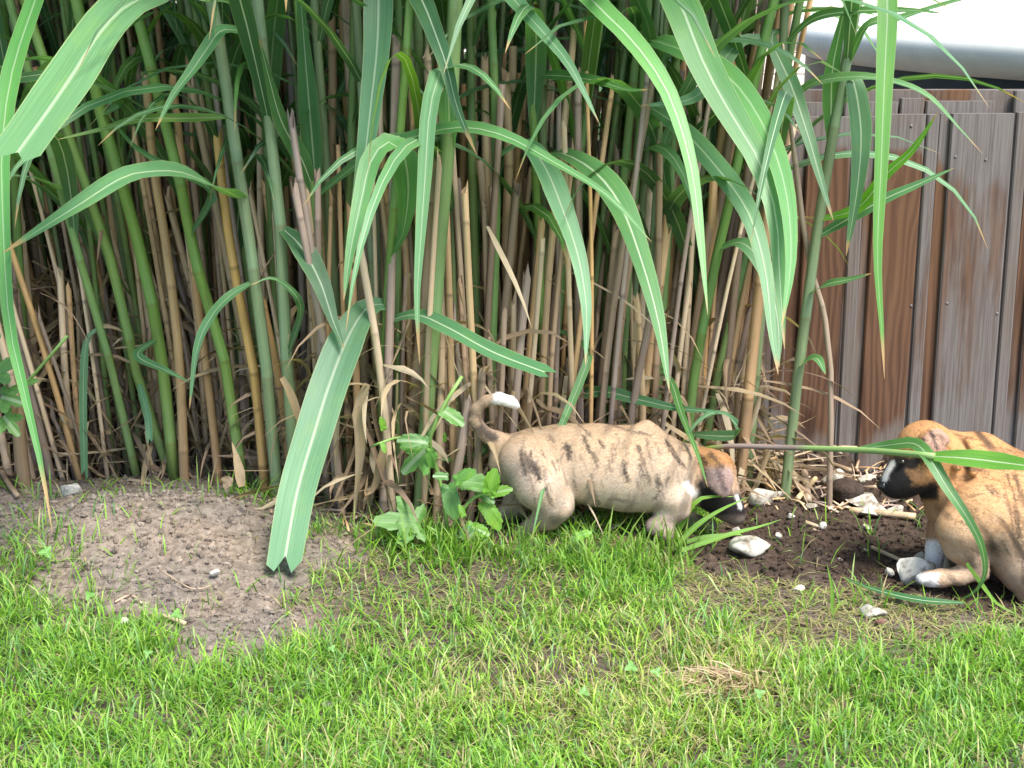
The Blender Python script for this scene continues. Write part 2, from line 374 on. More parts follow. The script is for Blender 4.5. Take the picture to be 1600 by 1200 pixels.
def ribbon(C, W, nh, fold=0.12, twist=0.0, wave=0.06, seed=0.0, thick=0.0):
    """leaf blade along C, half widths W, facing nh -> V, F, uv"""
    n = len(C); T = tangents(C); nh = np.asarray(nh, float)
    if nh.ndim == 2 and len(nh) != n: nh = np.stack([np.interp(np.linspace(0, 1, n), np.linspace(0, 1, len(nh)), nh[:, k]) for k in range(3)], -1)
    nh = np.broadcast_to(nh, C.shape)
    S = unit(np.cross(T, nh)); Nn = unit(np.cross(S, T))
    tw = np.linspace(0, 1, n) * twist
    S, Nn = S * np.cos(tw)[:, None] + Nn * np.sin(tw)[:, None], Nn * np.cos(tw)[:, None] - S * np.sin(tw)[:, None]
    L = np.linspace(0, 1, n)
    wv = wave * np.sin(L[:, None] * 17 + seed * 40 + UACR[None] * 1.3) * np.abs(UACR)[None]
    off = fold * np.abs(UACR)[None] + wv
    V = C[:, None] + W[:, None, None] * (UACR[None, :, None] * S[:, None] + off[..., None] * Nn[:, None])
    i = np.arange(n - 1)[:, None] * 5; j = np.arange(4)[None]
    F = np.stack([i + j, i + j + 1, i + j + 6, i + j + 5], -1).reshape(-1, 4)
    U = np.stack([np.broadcast_to(UACR[None], (n, 5)), np.broadcast_to(L[:, None], (n, 5)) , np.full((n, 5), seed)], -1)
    return V.reshape(-1, 3), F, U.reshape(-1, 3)
def leafw(n, W, cut=False, neck=0.35):
    s = np.linspace(0, 1, n); a = neck + (1 - neck) * np.clip(s / 0.25, 0, 1) ** 0.8
    e = np.where(cut, 1 - 0.15 * s ** 3, np.clip((1 - s) / 0.62, 0, 1) ** 0.75)
    return W * np.maximum(a * e, 0.012)
GREEN_LEAF = [(0.105, 0.245, 0.100), (0.090, 0.225, 0.085), (0.120, 0.270, 0.115), (0.075, 0.195, 0.075), (0.110, 0.265, 0.060), (0.135, 0.29, 0.13)]
def leafcol(): 
    c = np.array(GREEN_LEAF[int(rng.integers(len(GREEN_LEAF)))]); c = c * (np.array([1.5, 1.2, .7]) if rng.random() < .08 else 1); return c * R(0.7, 1.15)

# ------------------------------------------------------------------ reeds
clump = empty('reed_clump', (0, 0.35, 0), 'tall dense clump of green reeds and dry broken canes with arching blades', 'reeds')
def cane_path(P, n): return spline(P, n)
def build_cane(name, pts, rad, kind, tone=None, top_cut=False, sides=7):
    """pts base -> top; returns object, centre line function"""
    L = np.linalg.norm(np.diff(pts, axis=0), axis=1).sum()
    nodes = []; z = R(0.02, 0.10)
    gap = R(0.16, 0.34)
    while z < L: nodes.append(z); z += gap * R(0.85, 1.2)
    ts = [0, L]
    for q in nodes: ts += [q - 0.006, q, q + 0.006]
    ts += list(np.linspace(0, L, 9)); ts = np.unique(np.clip(np.array(ts), 0, L)); 
    ts = ts[np.r_[True, np.diff(ts) > 0.002]]
    C = spline(pts, 60); d = np.r_[0, np.cumsum(np.linalg.norm(np.diff(C, axis=0), axis=1))]; d *= L / d[-1]
    P = np.stack([np.interp(ts, d, C[:, k]) for k in range(3)], -1)
    r = np.full(len(ts), rad) * (1 - 0.22 * ts / max(L, 1.0))
    near = np.zeros(len(ts)); below = np.zeros(len(ts))
    for q in nodes:
        near = np.maximum(near, np.abs(ts - q) < 0.003); below = np.maximum(below, ((ts - q) > 0.004) & ((ts - q) < 0.05))
    r = r * (1 + 0.09 * near)
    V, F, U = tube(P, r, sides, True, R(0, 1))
    base = np.array(tone)
    cc = np.repeat(base[None], len(ts), 0)
    if kind == 'green':
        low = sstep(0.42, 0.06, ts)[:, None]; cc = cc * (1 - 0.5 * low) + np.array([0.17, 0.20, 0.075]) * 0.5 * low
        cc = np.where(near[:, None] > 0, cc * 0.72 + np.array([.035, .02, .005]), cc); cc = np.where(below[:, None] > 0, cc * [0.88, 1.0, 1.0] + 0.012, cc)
    else:
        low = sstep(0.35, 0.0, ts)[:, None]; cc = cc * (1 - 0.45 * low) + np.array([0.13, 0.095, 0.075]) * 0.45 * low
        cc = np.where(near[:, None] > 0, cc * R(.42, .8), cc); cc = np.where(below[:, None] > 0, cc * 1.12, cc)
    if top_cut:                                            # a splintered, slanting break
        k = (len(ts) - 1) * sides
        V[k:k + sides, 2] += rng.uniform(-0.018, 0.022, sides); F = [F[0]]
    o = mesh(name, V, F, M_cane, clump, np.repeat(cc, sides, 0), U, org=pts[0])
    return o, C
def add_leaf(cane, C3, W, nh, cut=False, col=None, twist=0.0, n=16, fold=0.14, name='leaf', mat=None, neck=0.35):
    C = spline(C3, n); V, F, U = ribbon(C, leafw(n, W, cut, neck), nh, fold, twist, R(0.03, 0.09), R(0, 1))
    if cut: U[:, 1] *= 0.932
    if cut:                                                # ragged torn end
        V[-5:] += tangents(C)[-1] * ((rng.uniform(-0.010, 0.010, 5) + np.array([-.010, .004, -.008, .009, .002]) * min(1, W / .03))[:, None])
    return mesh(name, V, F, mat or M_leaf, cane, col if col is not None else leafcol(), U, org=C[0])
def arc_leaf_path(p, az, length, el0, el1, n=9, side=0.0, k=1.5):
    s = np.linspace(0, 1, n); el = el0 + (el1 - el0) * s ** k; azs = az + side * s
    d = np.stack([np.cos(el) * np.cos(azs), np.cos(el) * np.sin(azs), np.sin(el)], -1) * length / (n - 1)
    C = p + np.r_[[np.zeros(3)], np.cumsum(d[:-1], 0)]; side_v = np.stack([-np.sin(azs), np.cos(azs), 0 * azs], -1)
    return C, np.cross(d, -side_v)
GREEN_CANE = [(0.16, 0.24, 0.07), (0.20, 0.27, 0.11), (0.14, 0.22, 0.06), (0.22, 0.28, 0.14), (0.17, 0.22, 0.10)]
DRY_CANE = [(0.42, 0.27, 0.14), (0.36, 0.22, 0.11), (0.46, 0.28, 0.12), (0.30, 0.20, 0.125), (0.24, 0.17, 0.12), (0.40, 0.29, 0.18), (0.20, 0.145, 0.11), (0.27, 0.20, 0.16), (0.17, 0.13, 0.11), (0.48, 0.36, 0.24), (0.23, 0.18, 0.15)]
DRY_CANE = [tuple(1.32 * v for v in c) for c in DRY_CANE if c[0] > .19] + [(.58, .42, .25), (.62, .46, .30), (.54, .37, .20)]
def pick(L, j=0.12): return np.array(L[int(rng.integers(len(L)))]) * R(1 - j, 1 + j)

# canes that the photograph shows singly: picture points from top to base, radius in pixels, distance, tone
HERO = {
 'a': ([(398, -40), (408, 55), (420, 180), (437, 340), (445, 520), (456, 655), (462, 745)], 11, 0.16, (0.19, 0.26, 0.13)),
 'b': ([(322, -40), (337, 33), (350, 110), (366, 220), (383, 327), (400, 450), (415, 560), (432, 700)], 11, 0.19, (0.20, 0.27, 0.14)),
 'c': ([(200, -30), (215, 25), (240, 120), (262, 200), (285, 300), (303, 400), (330, 483), (352, 570), (380, 700)], 10, 0.28, (0.16, 0.28, 0.05)),
 'd': ([(132, 60), (160, 187), (180, 253), (200, 317), (220, 397), (250, 540), (272, 715)], 11, 0.36, (0.16, 0.28, 0.05)),
 'e': ([(60, 170), (85, 260), (115, 370), (143, 470), (167, 550), (190, 640), (216, 738)], 7.5, 0.38, (0.17, 0.28, 0.08)),
 'f': ([(120, 250), (165, 380), (190, 470), (215, 590), (238, 655), (268, 728)], 9, 0.40, (0.17, 0.27, 0.06)),
 'g': ([(478, 150), (486, 240), (494, 305), (500, 420), (505, 560), (512, 745)], 8, 0.20, (0.15, 0.26, 0.06)),
 'h': ([(714, -40), (705, 150), (698, 260), (688, 360), (680, 480), (670, 600), (655, 785)], 14, 0.10, (0.18, 0.28, 0.10)),
 'i': ([(626, 200), (615, 330), (608, 420), (606, 480), (600, 560), (597, 650), (600, 775)], 8, 0.12, (0.14, 0.25, 0.05)),
 'j': ([(556, -40), (553, 60), (550, 200), (546, 330), (540, 480), (545, 780)], 8, 0.22, (0.15, 0.24, 0.07)),
 'k': ([(606, -40), (604, 60), (606, 300), (604, 480), (612, 770)], 7, 0.30, (0.13, 0.20, 0.06)),
 'l': ([(830, 120), (838, 300), (843, 417), (848, 540), (853, 720)], 7.5, 0.24, (0.17, 0.29, 0.06)),
 'm': ([(925, 120), (905, 250), (883, 400), (868, 517), (864, 650), (862, 730)], 7.5, 0.27, (0.16, 0.27, 0.08)),
 'n': ([(1200, 40), (1175, 140), (1150, 270), (1120, 400), (1100, 500), (1077, 640), (1068, 730)], 9, 0.30, (0.13, 0.25, 0.05)),
 'o': ([(1225, 130), (1190, 300), (1153, 450), (1128, 560), (1108, 650), (1095, 720)], 7.5, 0.36, (0.14, 0.23, 0.07)),
 'p': ([(1348, -40), (1330, 70), (1313, 150), (1290, 270), (1278, 350), (1262, 470), (1245, 600), (1228, 715)], 9.5, 0.30, (0.20, 0.26, 0.13)),
 'q': ([(1228, -40), (1222, 120), (1208, 300), (1190, 480), (1170, 700)], 8, 0.34, (0.19, 0.25, 0.12)),
 'r': ([(1010, 40), (1000, 200), (985, 380), (975, 520), (968, 740)], 8, 0.26, (0.15, 0.25, 0.07)),
 's': ([(765, -40), (772, 120), (776, 330), (770, 520), (762, 780)], 8, 0.20, (0.15, 0.26, 0.07)),
 't': ([(28, 380), (33, 480), (38, 560), (50, 720)], 8, 0.48, (0.12, 0.22, 0.05)),
 'u': ([(650, -40), (655, 100), (652, 260), (648, 400), (642, 560), (640, 790)], 9, 0.22, (0.15, 0.22, 0.07)),
 'v': ([(1060, -30), (1052, 200), (1040, 420), (1030, 560), (1020, 740)], 8, 0.33, (0.15, 0.24, 0.07)),
}
canes = {}; GC = []                                        # GC: (object, centre line)
for key, (pp, rpx, Y, tone) in HERO.items():
    pts = np.array([at(x, y, Y - 0.04 * (1 - i / (len(pp) - 1))) for i, (x, y) in enumerate(pp)])[::-1]
    pts[0] = pts[0] + [0, 0, 0]; pts[0][2] = min(pts[0][2], _gh(pts[0][0], pts[0][1])) - 0.02
    d = unit(pts[-1] - pts[-2]); top = pts[-1] + d * R(0.9, 1.2) + [0, -0.10, 0.05]
    pts = np.vstack([pts, (pts[-1] * 0.5 + top * 0.5) + [0, 0.03, 0.02], top])
    canes[key] = build_cane('green_cane', pts, rpx * mpp(Y) * 0.90, 'green', tone); GC.append(canes[key])
# the other green canes, fanning out of the clump
taken = []
def fan(x, y): return (x + 0.13) * 0.33
cnt = 0
while cnt < 74:
    x = R(-1.15, 0.47); y = float(reed_edge(np.array(x))) + abs(rng.normal(0, 0.20)) + 0.02
    if y > 0.85 or any((x - a) ** 2 + (y - b) ** 2 < 0.020 ** 2 for a, b in taken): continue
    if x > 0.30 and y > 0.47: continue
    taken.append((x, y)); cnt += 1
    h = R(1.5, 2.15); lx = fan(x, y) * h * R(0.25, 0.75) + R(-0.10, 0.10); ly = R(-0.18, 0.02)
    b = np.array([x, y, _gh(x, y) - 0.02]); t = b + [lx, ly, h]
    pts = np.array([b, b * .67 + t * .33 + [-lx * 0.10 + R(-.008, .008), 0.02, 0], b * .33 + t * .67 + [-lx * 0.08 + R(-.012, .012), 0.02, 0], t])
    GC.append(build_cane('green_cane', pts, R(0.0050, 0.0098), 'green', pick(GREEN_CANE)))
# dry canes, mostly snapped off
cnt = 0
while cnt < 262:
    x = R(-1.1, 0.47); y = float(reed_edge(np.array(x))) + abs(rng.normal(0, 0.13)) - 0.01
    if y > 0.72 or any((x - a) ** 2 + (y - b) ** 2 < 0.013 ** 2 for a, b in taken): continue
    if x > 0.30 and y > 0.47: continue
    taken.append((x, y)); cnt += 1
    h = R(0.38, 0.90) if rng.random() < 0.85 else R(0.12, 0.3)
    lx = fan(x, y) * h * R(0.15, 0.9) + R(-0.05, 0.05); b = np.array([x, y, _gh(x, y) - 0.02]); t = b + [lx, R(-0.05, 0.05), h]
    pts = np.array([b, (b + t) / 2 + [-lx * 0.08 + R(-.008, .008), R(-.01, .01), 0], t])
    build_cane('dry_cane', pts, R(0.0040, 0.0092), 'dry', pick(DRY_CANE), True)
# dry canes that the photograph shows singly
for pp, rpx, Y, tone in [
 ([(340, 215), (352, 330), (375, 470), (398, 590), (412, 690)], 8, 0.22, (0.52, 0.32, 0.10)),
 ([(228, 122), (240, 260), (262, 400), (280, 560), (285, 700)], 8, 0.34, (0.46, 0.30, 0.14)),
 ([(270, 130), (290, 300), (310, 480), (330, 640), (340, 700)], 7, 0.33, (0.44, 0.27, 0.12)),
 ([(518, 30), (520, 130), (518, 250), (522, 420), (530, 760)], 8, 0.25, (0.38, 0.26, 0.14)),
 ([(632, 95), (634, 200), (628, 420), (622, 620), (616, 780)], 10, 0.20, (0.44, 0.30, 0.18)),
 ([(680, 240), (672, 400), (655, 560), (642, 660), (632, 785)], 11, 0.14, (0.48, 0.33, 0.20)),
 ([(1190, 30), (1172, 120), (1150, 200), (1120, 330), (1100, 480), (1085, 690)], 7, 0.32, (0.42, 0.29, 0.15)),
 ([(1212, 150), (1208, 250), (1190, 420), (1175, 560), (1155, 720)], 9.5, 0.30, (0.42, 0.26, 0.13)),
 ([(1232, 175), (1245, 270), (1262, 400), (1285, 480), (1298, 580), (1302, 690)], 5, 0.30, (0.36, 0.27, 0.19)),
 ([(790, 120), (795, 250), (790, 420), (800, 560), (792, 740)], 8, 0.22, (0.44, 0.30, 0.17)),
 ([(28, 640), (32, 700), (40, 775)], 11, 0.30, (0.30, 0.20, 0.10))]:
    pts = np.array([at(x, y, Y) for x, y in pp])[::-1]; pts[0][2] = min(pts[0][2], _gh(pts[0][0], pts[0][1])) - 0.015
    build_cane('dry_cane', pts, rpx * mpp(Y), 'dry', tone, True)

# blades that the photograph shows singly: cane, picture points, distance at start and end, half width in px, torn end, tint
NHC = np.array([0, -0.75, 0.66])
LV = [
 ('c', [(262, -40), (190, 15), (150, 60), (110, 122), (70, 180), (22, 246)], .15, -.55, 37, 1, (0.16, 0.33, 0.15)),
 ('b', [(383, 325), (345, 295), (285, 270), (235, 268), (190, 278), (120, 322), (60, 360), (5, 395)], .17, -.35, 24, 0, (0.12, 0.27, 0.12)),
 ('c', [(75, -60), (22, 100), (4, 220), (4, 330), (14, 500), (40, 620), (65, 730), (82, 832)], .10, -.62, 17, 0, (0.10, 0.30, 0.07)),
 ('a', [(404, 58), (375, 48), (345, 48), (322, 78), (300, 110), (270, 150), (243, 203)], .14, -.1, 12, 0, (0.10, 0.25, 0.10)),
 ('a', [(300, -15), (350, 2), (385, 15), (404, 45)], .0, .15, 14, 0, (0.09, 0.23, 0.05)),
 ('d', [(252, 173), (200, 155), (160, 156), (110, 166)], .33, .2, 8, 0, (0.08, 0.21, 0.06)),
 ('b', [(354, 190), (290, 185), (220, 186), (160, 202), (90, 218)], .17, .0, 10, 0, None),
 ('c', [(388, 360), (330, 300), (262, 262), (205, 225), (160, 165)], .24, .05, 12, 0, None),
 ('g', [(494, 302), (487, 210), (478, 100), (470, 0), (466, -60)], .19, .05, 17, 0, (0.08, 0.21, 0.08)),
 ('g', [(492, 300), (472, 250), (440, 190), (420, 120), (405, 60)], .19, .05, 13, 0, (0.09, 0.22, 0.07)),
 ('j', [(590, -60), (590, 60), (580, 160), (568, 260), (553, 350), (535, 450)], .12, -.06, 22, 0, (0.085, 0.22, 0.09)),
 ('i', [(607, 400), (628, 370), (638, 300), (630, 240), (606, 222), (580, 250), (565, 310), (548, 390), (537, 470)], .11, -.2, 21, 0, (0.10, 0.27, 0.08)),
 ('g', [(495, 302), (530, 278), (590, 235), (650, 213), (720, 199), (790, 213), (870, 256), (950, 306), (1018, 378)], .19, -.25, 16, 0, (0.105, 0.26, 0.09)),
 ('l', [(838, 250), (870, 238), (925, 265), (968, 318), (1000, 400), (1028, 500), (1046, 612)], .2, -.25, 24, 0, (0.12, 0.30, 0.10)),
 ('s', [(775, 230), (820, 225), (852, 262), (880, 330), (903, 400), (916, 480), (915, 570)], .18, -.15, 19, 0, (0.12, 0.29, 0.13)),
 ('u', [(660, 330), (690, 290), (702, 180), (692, 108), (672, 170), (664, 280), (657, 380), (652, 470), (656, 570)], .18, -.25, 17, 0, (0.17, 0.34, 0.16)),
 ('u', [(640, -60), (672, 30), (697, 100), (715, 170), (745, 242)], .1, -.1, 19, 0, None),
 ('s', [(760, -70), (800, -5), (850, 52), (892, 105), (936, 192)], .1, -.15, 16, 0, (0.105, 0.25, 0.11)),
 ('r', [(880, -60), (930, 5), (985, 60), (1030, 120), (1056, 175), (1080, 260), (1092, 350), (1106, 492)], .1, -.35, 20, 0, (0.13, 0.33, 0.09)),
 ('v', [(1030, -70), (1065, 10), (1100, 100), (1140, 175), (1185, 250), (1212, 335), (1218, 430), (1226, 545)], .15, -.3, 29, 0, (0.11, 0.27, 0.09)),
 ('v', [(1052, 100), (1010, 62), (1070, 80), (1140, 122), (1192, 195), (1226, 290), (1236, 400), (1222, 510)], .3, -.38, 22, 0, (0.125, 0.31, 0.10)),
 ('r', [(1003, 165), (1060, 198), (1112, 252), (1168, 330), (1195, 420), (1206, 520), (1216, 585)], .24, -.2, 19, 0, (0.12, 0.28, 0.12)),
 ('p', [(1372, -90), (1386, 0), (1382, 120), (1377, 250), (1371, 400), (1378, 520), (1382, 592)], .15, -.1, 15, 0, (0.11, 0.29, 0.05)),
 ('q', [(1205, 170), (1265, 133), (1335, 120), (1395, 127), (1450, 150), (1500, 202), (1535, 240)], .32, .05, 12, 0, (0.13, 0.28, 0.10)),
 ('p', [(1280, 340), (1340, 325), (1385, 272), (1425, 235), (1466, 175)], .29, .15, 10, 0, (0.14, 0.36, 0.03)),
 ('p', [(1275, 365), (1320, 345), (1380, 312), (1430, 290), (1492, 262)], .29, .2, 11, 0, (0.09, 0.23, 0.09)),
 ('i', [(606, 463), (575, 480), (545, 525), (515, 600), (490, 680), (464, 770), (443, 885)], .12, -.20, 30, 1, (0.13, 0.285, 0.14)),
 ('i', [(606, 492), (650, 492), (700, 512), (770, 550), (858, 584)], .12, -.15, 15, 1, (0.10, 0.25, 0.11)),
 ('a', [(440, 337), (470, 385), (500, 440), (520, 500), (538, 545)], .16, .0, 18, 0, (0.08, 0.205, 0.085)),
 ('s', [(772, 690), (745, 712), (710, 718), (680, 716)], .19, .08, 9, 0, (0.13, 0.27, 0.09)),
 ('n', [(1140, 698), (1152, 680), (1140, 652), (1115, 645), (1090, 660), (1066, 692)], .2, .02, 11, 0, (0.12, 0.27, 0.13)),
 ('m', [(862, 640), (930, 612), (1000, 625), (1060, 638), (1145, 645)], .26, .08, 10, 0, (0.09, 0.22, 0.09)),
 ('v', [(1034, 560), (1050, 600), (1066, 650), (1090, 710), (1106, 762)], .3, -.1, 7, 0, (0.11, 0.28, 0.07)),
 ('m', [(870, 520), (918, 545), (905, 600), (880, 660), (855, 740), (830, 845)], .26, -.12, 7, 0, (0.12, 0.28, 0.10)),
 ('q', [(1222, 40), (1205, 60), (1235, 130), (1262, 210), (1285, 290), (1302, 345)], .33, .1, 13, 0, (0.10, 0.235, 0.10)),
 ('l', [(835, 130), (870, 118), (930, 126), (980, 140), (1015, 140)], .22, .0, 11, 0, (0.07, 0.19, 0.05)),
 ('n', [(1190, 60), (1150, 70), (1100, 140), (1060, 160), (1000, 165)], .3, .1, 13, 0, None),
 ('p', [(1262, 470), (1290, 445), (1330, 436), (1362, 427)], .28, .2, 8, 0, (0.09, 0.22, 0.07)),
 ('n', [(1120, 400), (1160, 380), (1195, 420), (1215, 500), (1217, 575)], .28, .05, 14, 0, None),
 ('p', [(1250, 560), (1275, 560), (1290, 585)], .29, .2, 12, 0, (0.10, 0.25, 0.08)),
 ('f', [(226, 595), (228, 640), (232, 660), (234, 690)], .38, .3, 6, 1, (0.11, 0.26, 0.12)),
 ('e', [(155, 505), (135, 535), (130, 620), (132, 742)], .36, .3, 6, 1, (0.10, 0.24, 0.11)),
 ('d', [(170, 540), (215, 555), (262, 580), (298, 598)], .36, .2, 8, 0, (0.10, 0.25, 0.10)),
 ('b', [(408, 440), (360, 462), (330, 495), (308, 545), (296, 640)], .18, .05, 10, 0, (0.10, 0.24, 0.10)),
 ('a', [(448, 560), (470, 480), (430, 436), (390, 446)], .16, .0, 8, 0, None),
 ('p', [(1325, 90), (1355, 40), (1400, 30), (1480, 5), (1560, -15)], .28, .1, 10, 0, (0.12, 0.28, 0.10)),
 ('q', [(1220, 60), (1270, 30), (1330, 18), (1420, 16), (1480, 22)], .33, .1, 10, 0, (0.08, 0.20, 0.06)),
 ('p', [(1310, 160), (1330, 120), (1345, 200), (1340, 290), (1322, 400)], .29, .2, 16, 0, (0.09, 0.21, 0.09)),
 ('p', [(1300, 220), (1300, 120), (1310, 60), (1325, -10)], .29, .25, 13, 0, (0.09, 0.24, 0.06)),
]
def near_cane(p):
    best = None
    for o, C in GC:
        d = np.abs(C[:, 2] - p[2]); k = int(np.argmin(d)); q = C[k]; s = np.hypot(*(q - p)[:2])
        if best is None or s < best[0]: best = (s, o, q)
    return best
for key, pp, Y0, Y1, wpx, cut, tint in LV:
    n = len(pp); o, C = canes[key]
    d = np.r_[0, np.cumsum([math.dist(pp[i], pp[i + 1]) for i in range(n - 1)])]; d /= d[-1]
    P = np.array([at(x, y, Y0 + (Y1 - Y0) * t ** 0.8) for (x, y), t in zip(pp, d)])
    k = int(np.argmin(np.linalg.norm(C - P[0], axis=1)))
    if pp[0][1] < 0:                                       # comes down from a node above the picture
        hi = np.array([np.interp(P[0][2] + 0.16, C[:, 2], C[:, j]) for j in range(3)])
        P = np.vstack([hi, hi * 0.45 + P[0] * 0.55 + [0, 0, 0.07], P])
    elif np.linalg.norm(C[k] - P[0]) < 0.2: P = np.vstack([C[k], P[1:]])
    else: P = np.vstack([C[k], P])
    W = wpx * mpp((Y0 + Y1) / 2)
    nh = NHC + np.array([R(-.3, .3), 0, R(-.1, .25)])
    add_leaf(o, P, W, nh, bool(cut), np.array(tint) * R(0.92, 1.08) if tint else leafcol(), R(-.5, .5) if not cut else R(-.15, .15), 22, 0.16)
# blades of all canes
upper = Acc()
nheroc = len(HERO)
for ci, (o, C) in enumerate(GC):
    h = C[-1][2]; z = R(0.30, 0.5); az0 = R(0, 6.28)
    while z < h:
        p = np.array([np.interp(z, C[:, 2], C[:, j]) for j in range(3)])
        az0 += math.pi + R(-0.7, 0.7)
        az = az0 if rng.random() < 0.5 else -math.pi / 2 + R(-1.0, 1.0)
        L = R(0.45, 0.95); W = R(0.0085, 0.0195)
        el0 = R(0.9, 1.4); el1 = R(-1.5, -0.5)
        Cc, nh = arc_leaf_path(p, az, L, el0, el1, 10, R(-.5, .5), R(0.9, 1.9))
        lo = Cc[:, 2].min()
        if z < 0.93 or (lo < 0.95 and p[1] < 0.45 and rng.random() < 0.3):
            if not (ci < nheroc and rng.random() < 0.5) and rng.random() < 0.56:
                add_leaf(o, Cc, W, nh, False, leafcol() * 0.95, R(-1, 1), 13)
            z += R(0.12, 0.22)
        else:
            Cs = spline(Cc, 10); V, F, U = ribbon(Cs, leafw(10, W * 1.15), nh, 0.14, R(-1, 1), 0.05, R(0, 1)); upper.add(V, F, leafcol(), U); z += R(0.2, 0.34)
tag(upper.build('upper_foliage', M_leaf, clump), kind='stuff')
# the crowd behind: canes too hidden to pick apart, their blades, and dead blades hanging between
back = Acc(); backleaf = Acc(); litter = Acc()
for _ in range(900):
    x = R(-1.5, 0.42); y = float(reed_edge(np.array(x))) + R(0.12, 0.95)
    if x > 0.12 and y > 0.47 + (0.42 - x) * 2.2: y = R(0.36, 0.47)
    dryc = rng.random() < 0.74; h = R(0.5, 1.05) if dryc else R(1.4, 2.1)
    lx = fan(x, y) * h * R(0.2, 0.6) + R(-.06, .06); b = np.array([x, y, _gh(x, y) - 0.02]); t = b + [lx, R(-.1, .05), h]
    C = spline([b, (b + t) / 2 + [-lx * .08, 0, 0], t], 7); V, F, U = tube(C, R(.0045, .0095), 5, True, R(0, 1))
    back.add(V, F, pick(DRY_CANE if dryc else GREEN_CANE) * 0.9, U)
    if not dryc:
        for _k in range(5):
            z = R(0.35, 1.9); p = np.array([np.interp(z, C[:, 2], C[:, j]) for j in range(3)])
            Cc, nh = arc_leaf_path(p, R(0, 6.28), R(.4, .8), R(.9, 1.4), R(-1.5, -.3), 9, R(-.5, .5)); V, F, U = ribbon(Cc, leafw(9, R(.009, .016)), nh, .14, R(-1, 1), .05, R(0, 1))
            backleaf.add(V, F, leafcol() * 0.9, U)
tag(back.build('crowded_canes', M_cane, clump), kind='stuff')
tag(backleaf.build('crowded_leaves', M_leaf, clump), kind='stuff')
for _ in range(2600):
    x = R(-1.15, 0.5); y = float(reed_edge(np.array(x))) + abs(rng.normal(0, .22)) - 0.02
    if x > 0.25 and y > 0.47: y = R(0.3, 0.46)
    g = _gh(x, y); z = g + abs(rng.normal(0, 0.16)); az = R(0, 6.28)
    lying = z < g + 0.05
    p = np.array([x, y, z + 0.012]); L = R(.05, .26)
    Cc, nh = arc_leaf_path(p, az, L, R(-.1, .15) if lying else R(-1.5, .8), R(-.15, .1) if lying else R(-1.55, -.7), 6, R(-1, 1))
    Cc[:, 2] = np.maximum(Cc[:, 2], height(Cc[:, 0], Cc[:, 1], False) + 0.004)
    V, F, U = ribbon(Cc, leafw(6, R(.0015, .0075), False, .6), nh, R(0, .5), R(-2, 2), .2, R(0, 1)); litter.add(V, F, pick([(.40, .30, .19), (.30, .21, .14), (.20, .14, .10), (.46, .37, .26)]), U)
tag(litter.build('dead_blades', M_dryleaf, clump), kind='stuff')
# papery curled sheaths at the feet of the canes
for pp, Y, wpx in [([(440, 590), (455, 620), (470, 680), (462, 740)], .1, 7), ([(575, 600), (560, 640), (565, 700), (556, 790), (553, 830)], .05, 9), ([(600, 700), (588, 760), (570, 775), (575, 740)], .05, 8), ([(378, 760), (372, 730), (362, 690)], .12, 8), ([(520, 560), (528, 650), (524, 760)], .06, 7), ([(360, 745), (352, 768)], .1, 11)]:
    P = np.array([at(x, y, Y) for x, y in pp]); C = spline(P, 10)
    V, F, U = ribbon(C, leafw(10, wpx * mpp(Y), False, .6), NHC, .5, R(-2, 2), .15, R(0, 1)); mesh('dry_sheath', V, F, M_dryleaf, clump, pick([(.46, .34, .23), (.38, .27, .17)]), U, org=C[0])

# ------------------------------------------------------------------ fence
YF = 0.56
fence = empty('wooden_fence', (at(1500, 700, YF)[0], YF, 0), 'weathered brown and grey upright board fence behind the right puppy', 'fence')
def box(x0, x1, y0, y1, z0, z1, nz=1, bev=0.003):
    """bevelled upright board as rings of an octagon"""
    b = bev; ring = [(x0 + b, y0), (x1 - b, y0), (x1, y0 + b), (x1, y1 - b), (x1 - b, y1), (x0 + b, y1), (x0, y1 - b), (x0, y0 + b)]
    zs = np.linspace(z0, z1, nz + 1); V = np.array([(x, y, z) for z in zs for x, y in ring]); n = 8
    i = np.arange(nz)[:, None] * n; j = np.arange(n)[None]; k = (j + 1) % n
    return V, [np.stack([i + j, i + k, i + n + k, i + n + j], -1).reshape(-1, 4), np.stack([np.arange(n)[::-1], nz * n + np.arange(n)])]
def board(px0, px1, top_py, dy, thick, grey, greytop=0.14, topgrey=0.9, pxref=430):
    yq = YF + dy; x0 = at(px0, pxref, yq)[0]; x1 = at(px1, pxref, yq)[0]; z1 = at(0, top_py, yq)[2]
    V, F = box(x0, x1, yq, yq + thick, -0.12, z1 + R(-.003, .003), 16)
    g = grey + (topgrey - grey) * sstep(z1 - greytop * R(.6, 1.3), z1 - greytop * 0.25, V[:, 2]) + 0.5 * sstep(0.12, 0.0, V[:, 2])
    side = np.where((V[:, 0] < x0 + 0.002) | (V[:, 0] > x1 - 0.002), 0.35, 0)
    cx = (x0 + x1) / 2
    V[:, 0] += (V[:, 2] - .4) * R(-.006, .006); V[:, 1] += R(-.002, .002)
    return mesh('board', V, F, M_wood, fence, smooth=False, org=(cx, yq, 0.0), extra={'grey': np.clip(g + side, 0, 1.2)})
front = [(1110, 1200, 180, .25), (1212, 1232, 182, .5), (1252, 1318, 181, .10), (1322, 1342, 180, .6), (1357, 1430, 178, .05), (1433, 1452, 178, .68), (1471, 1567, 176, .58), (1570, 1589, 177, .75),
         (1607, 1700, 178, .3), (1703, 1722, 178, .8), (1742, 1840, 177, .5), (1843, 1862, 178, .85), (1880, 1975, 178, .2), (1978, 1996, 178, .8), (2016, 2110, 178, .4)]
for a, b_, t, g in front:
    nar = (b_ - a) < 30
    board(a, b_, t, 0.005 if nar else 0.0, 0.018, g)
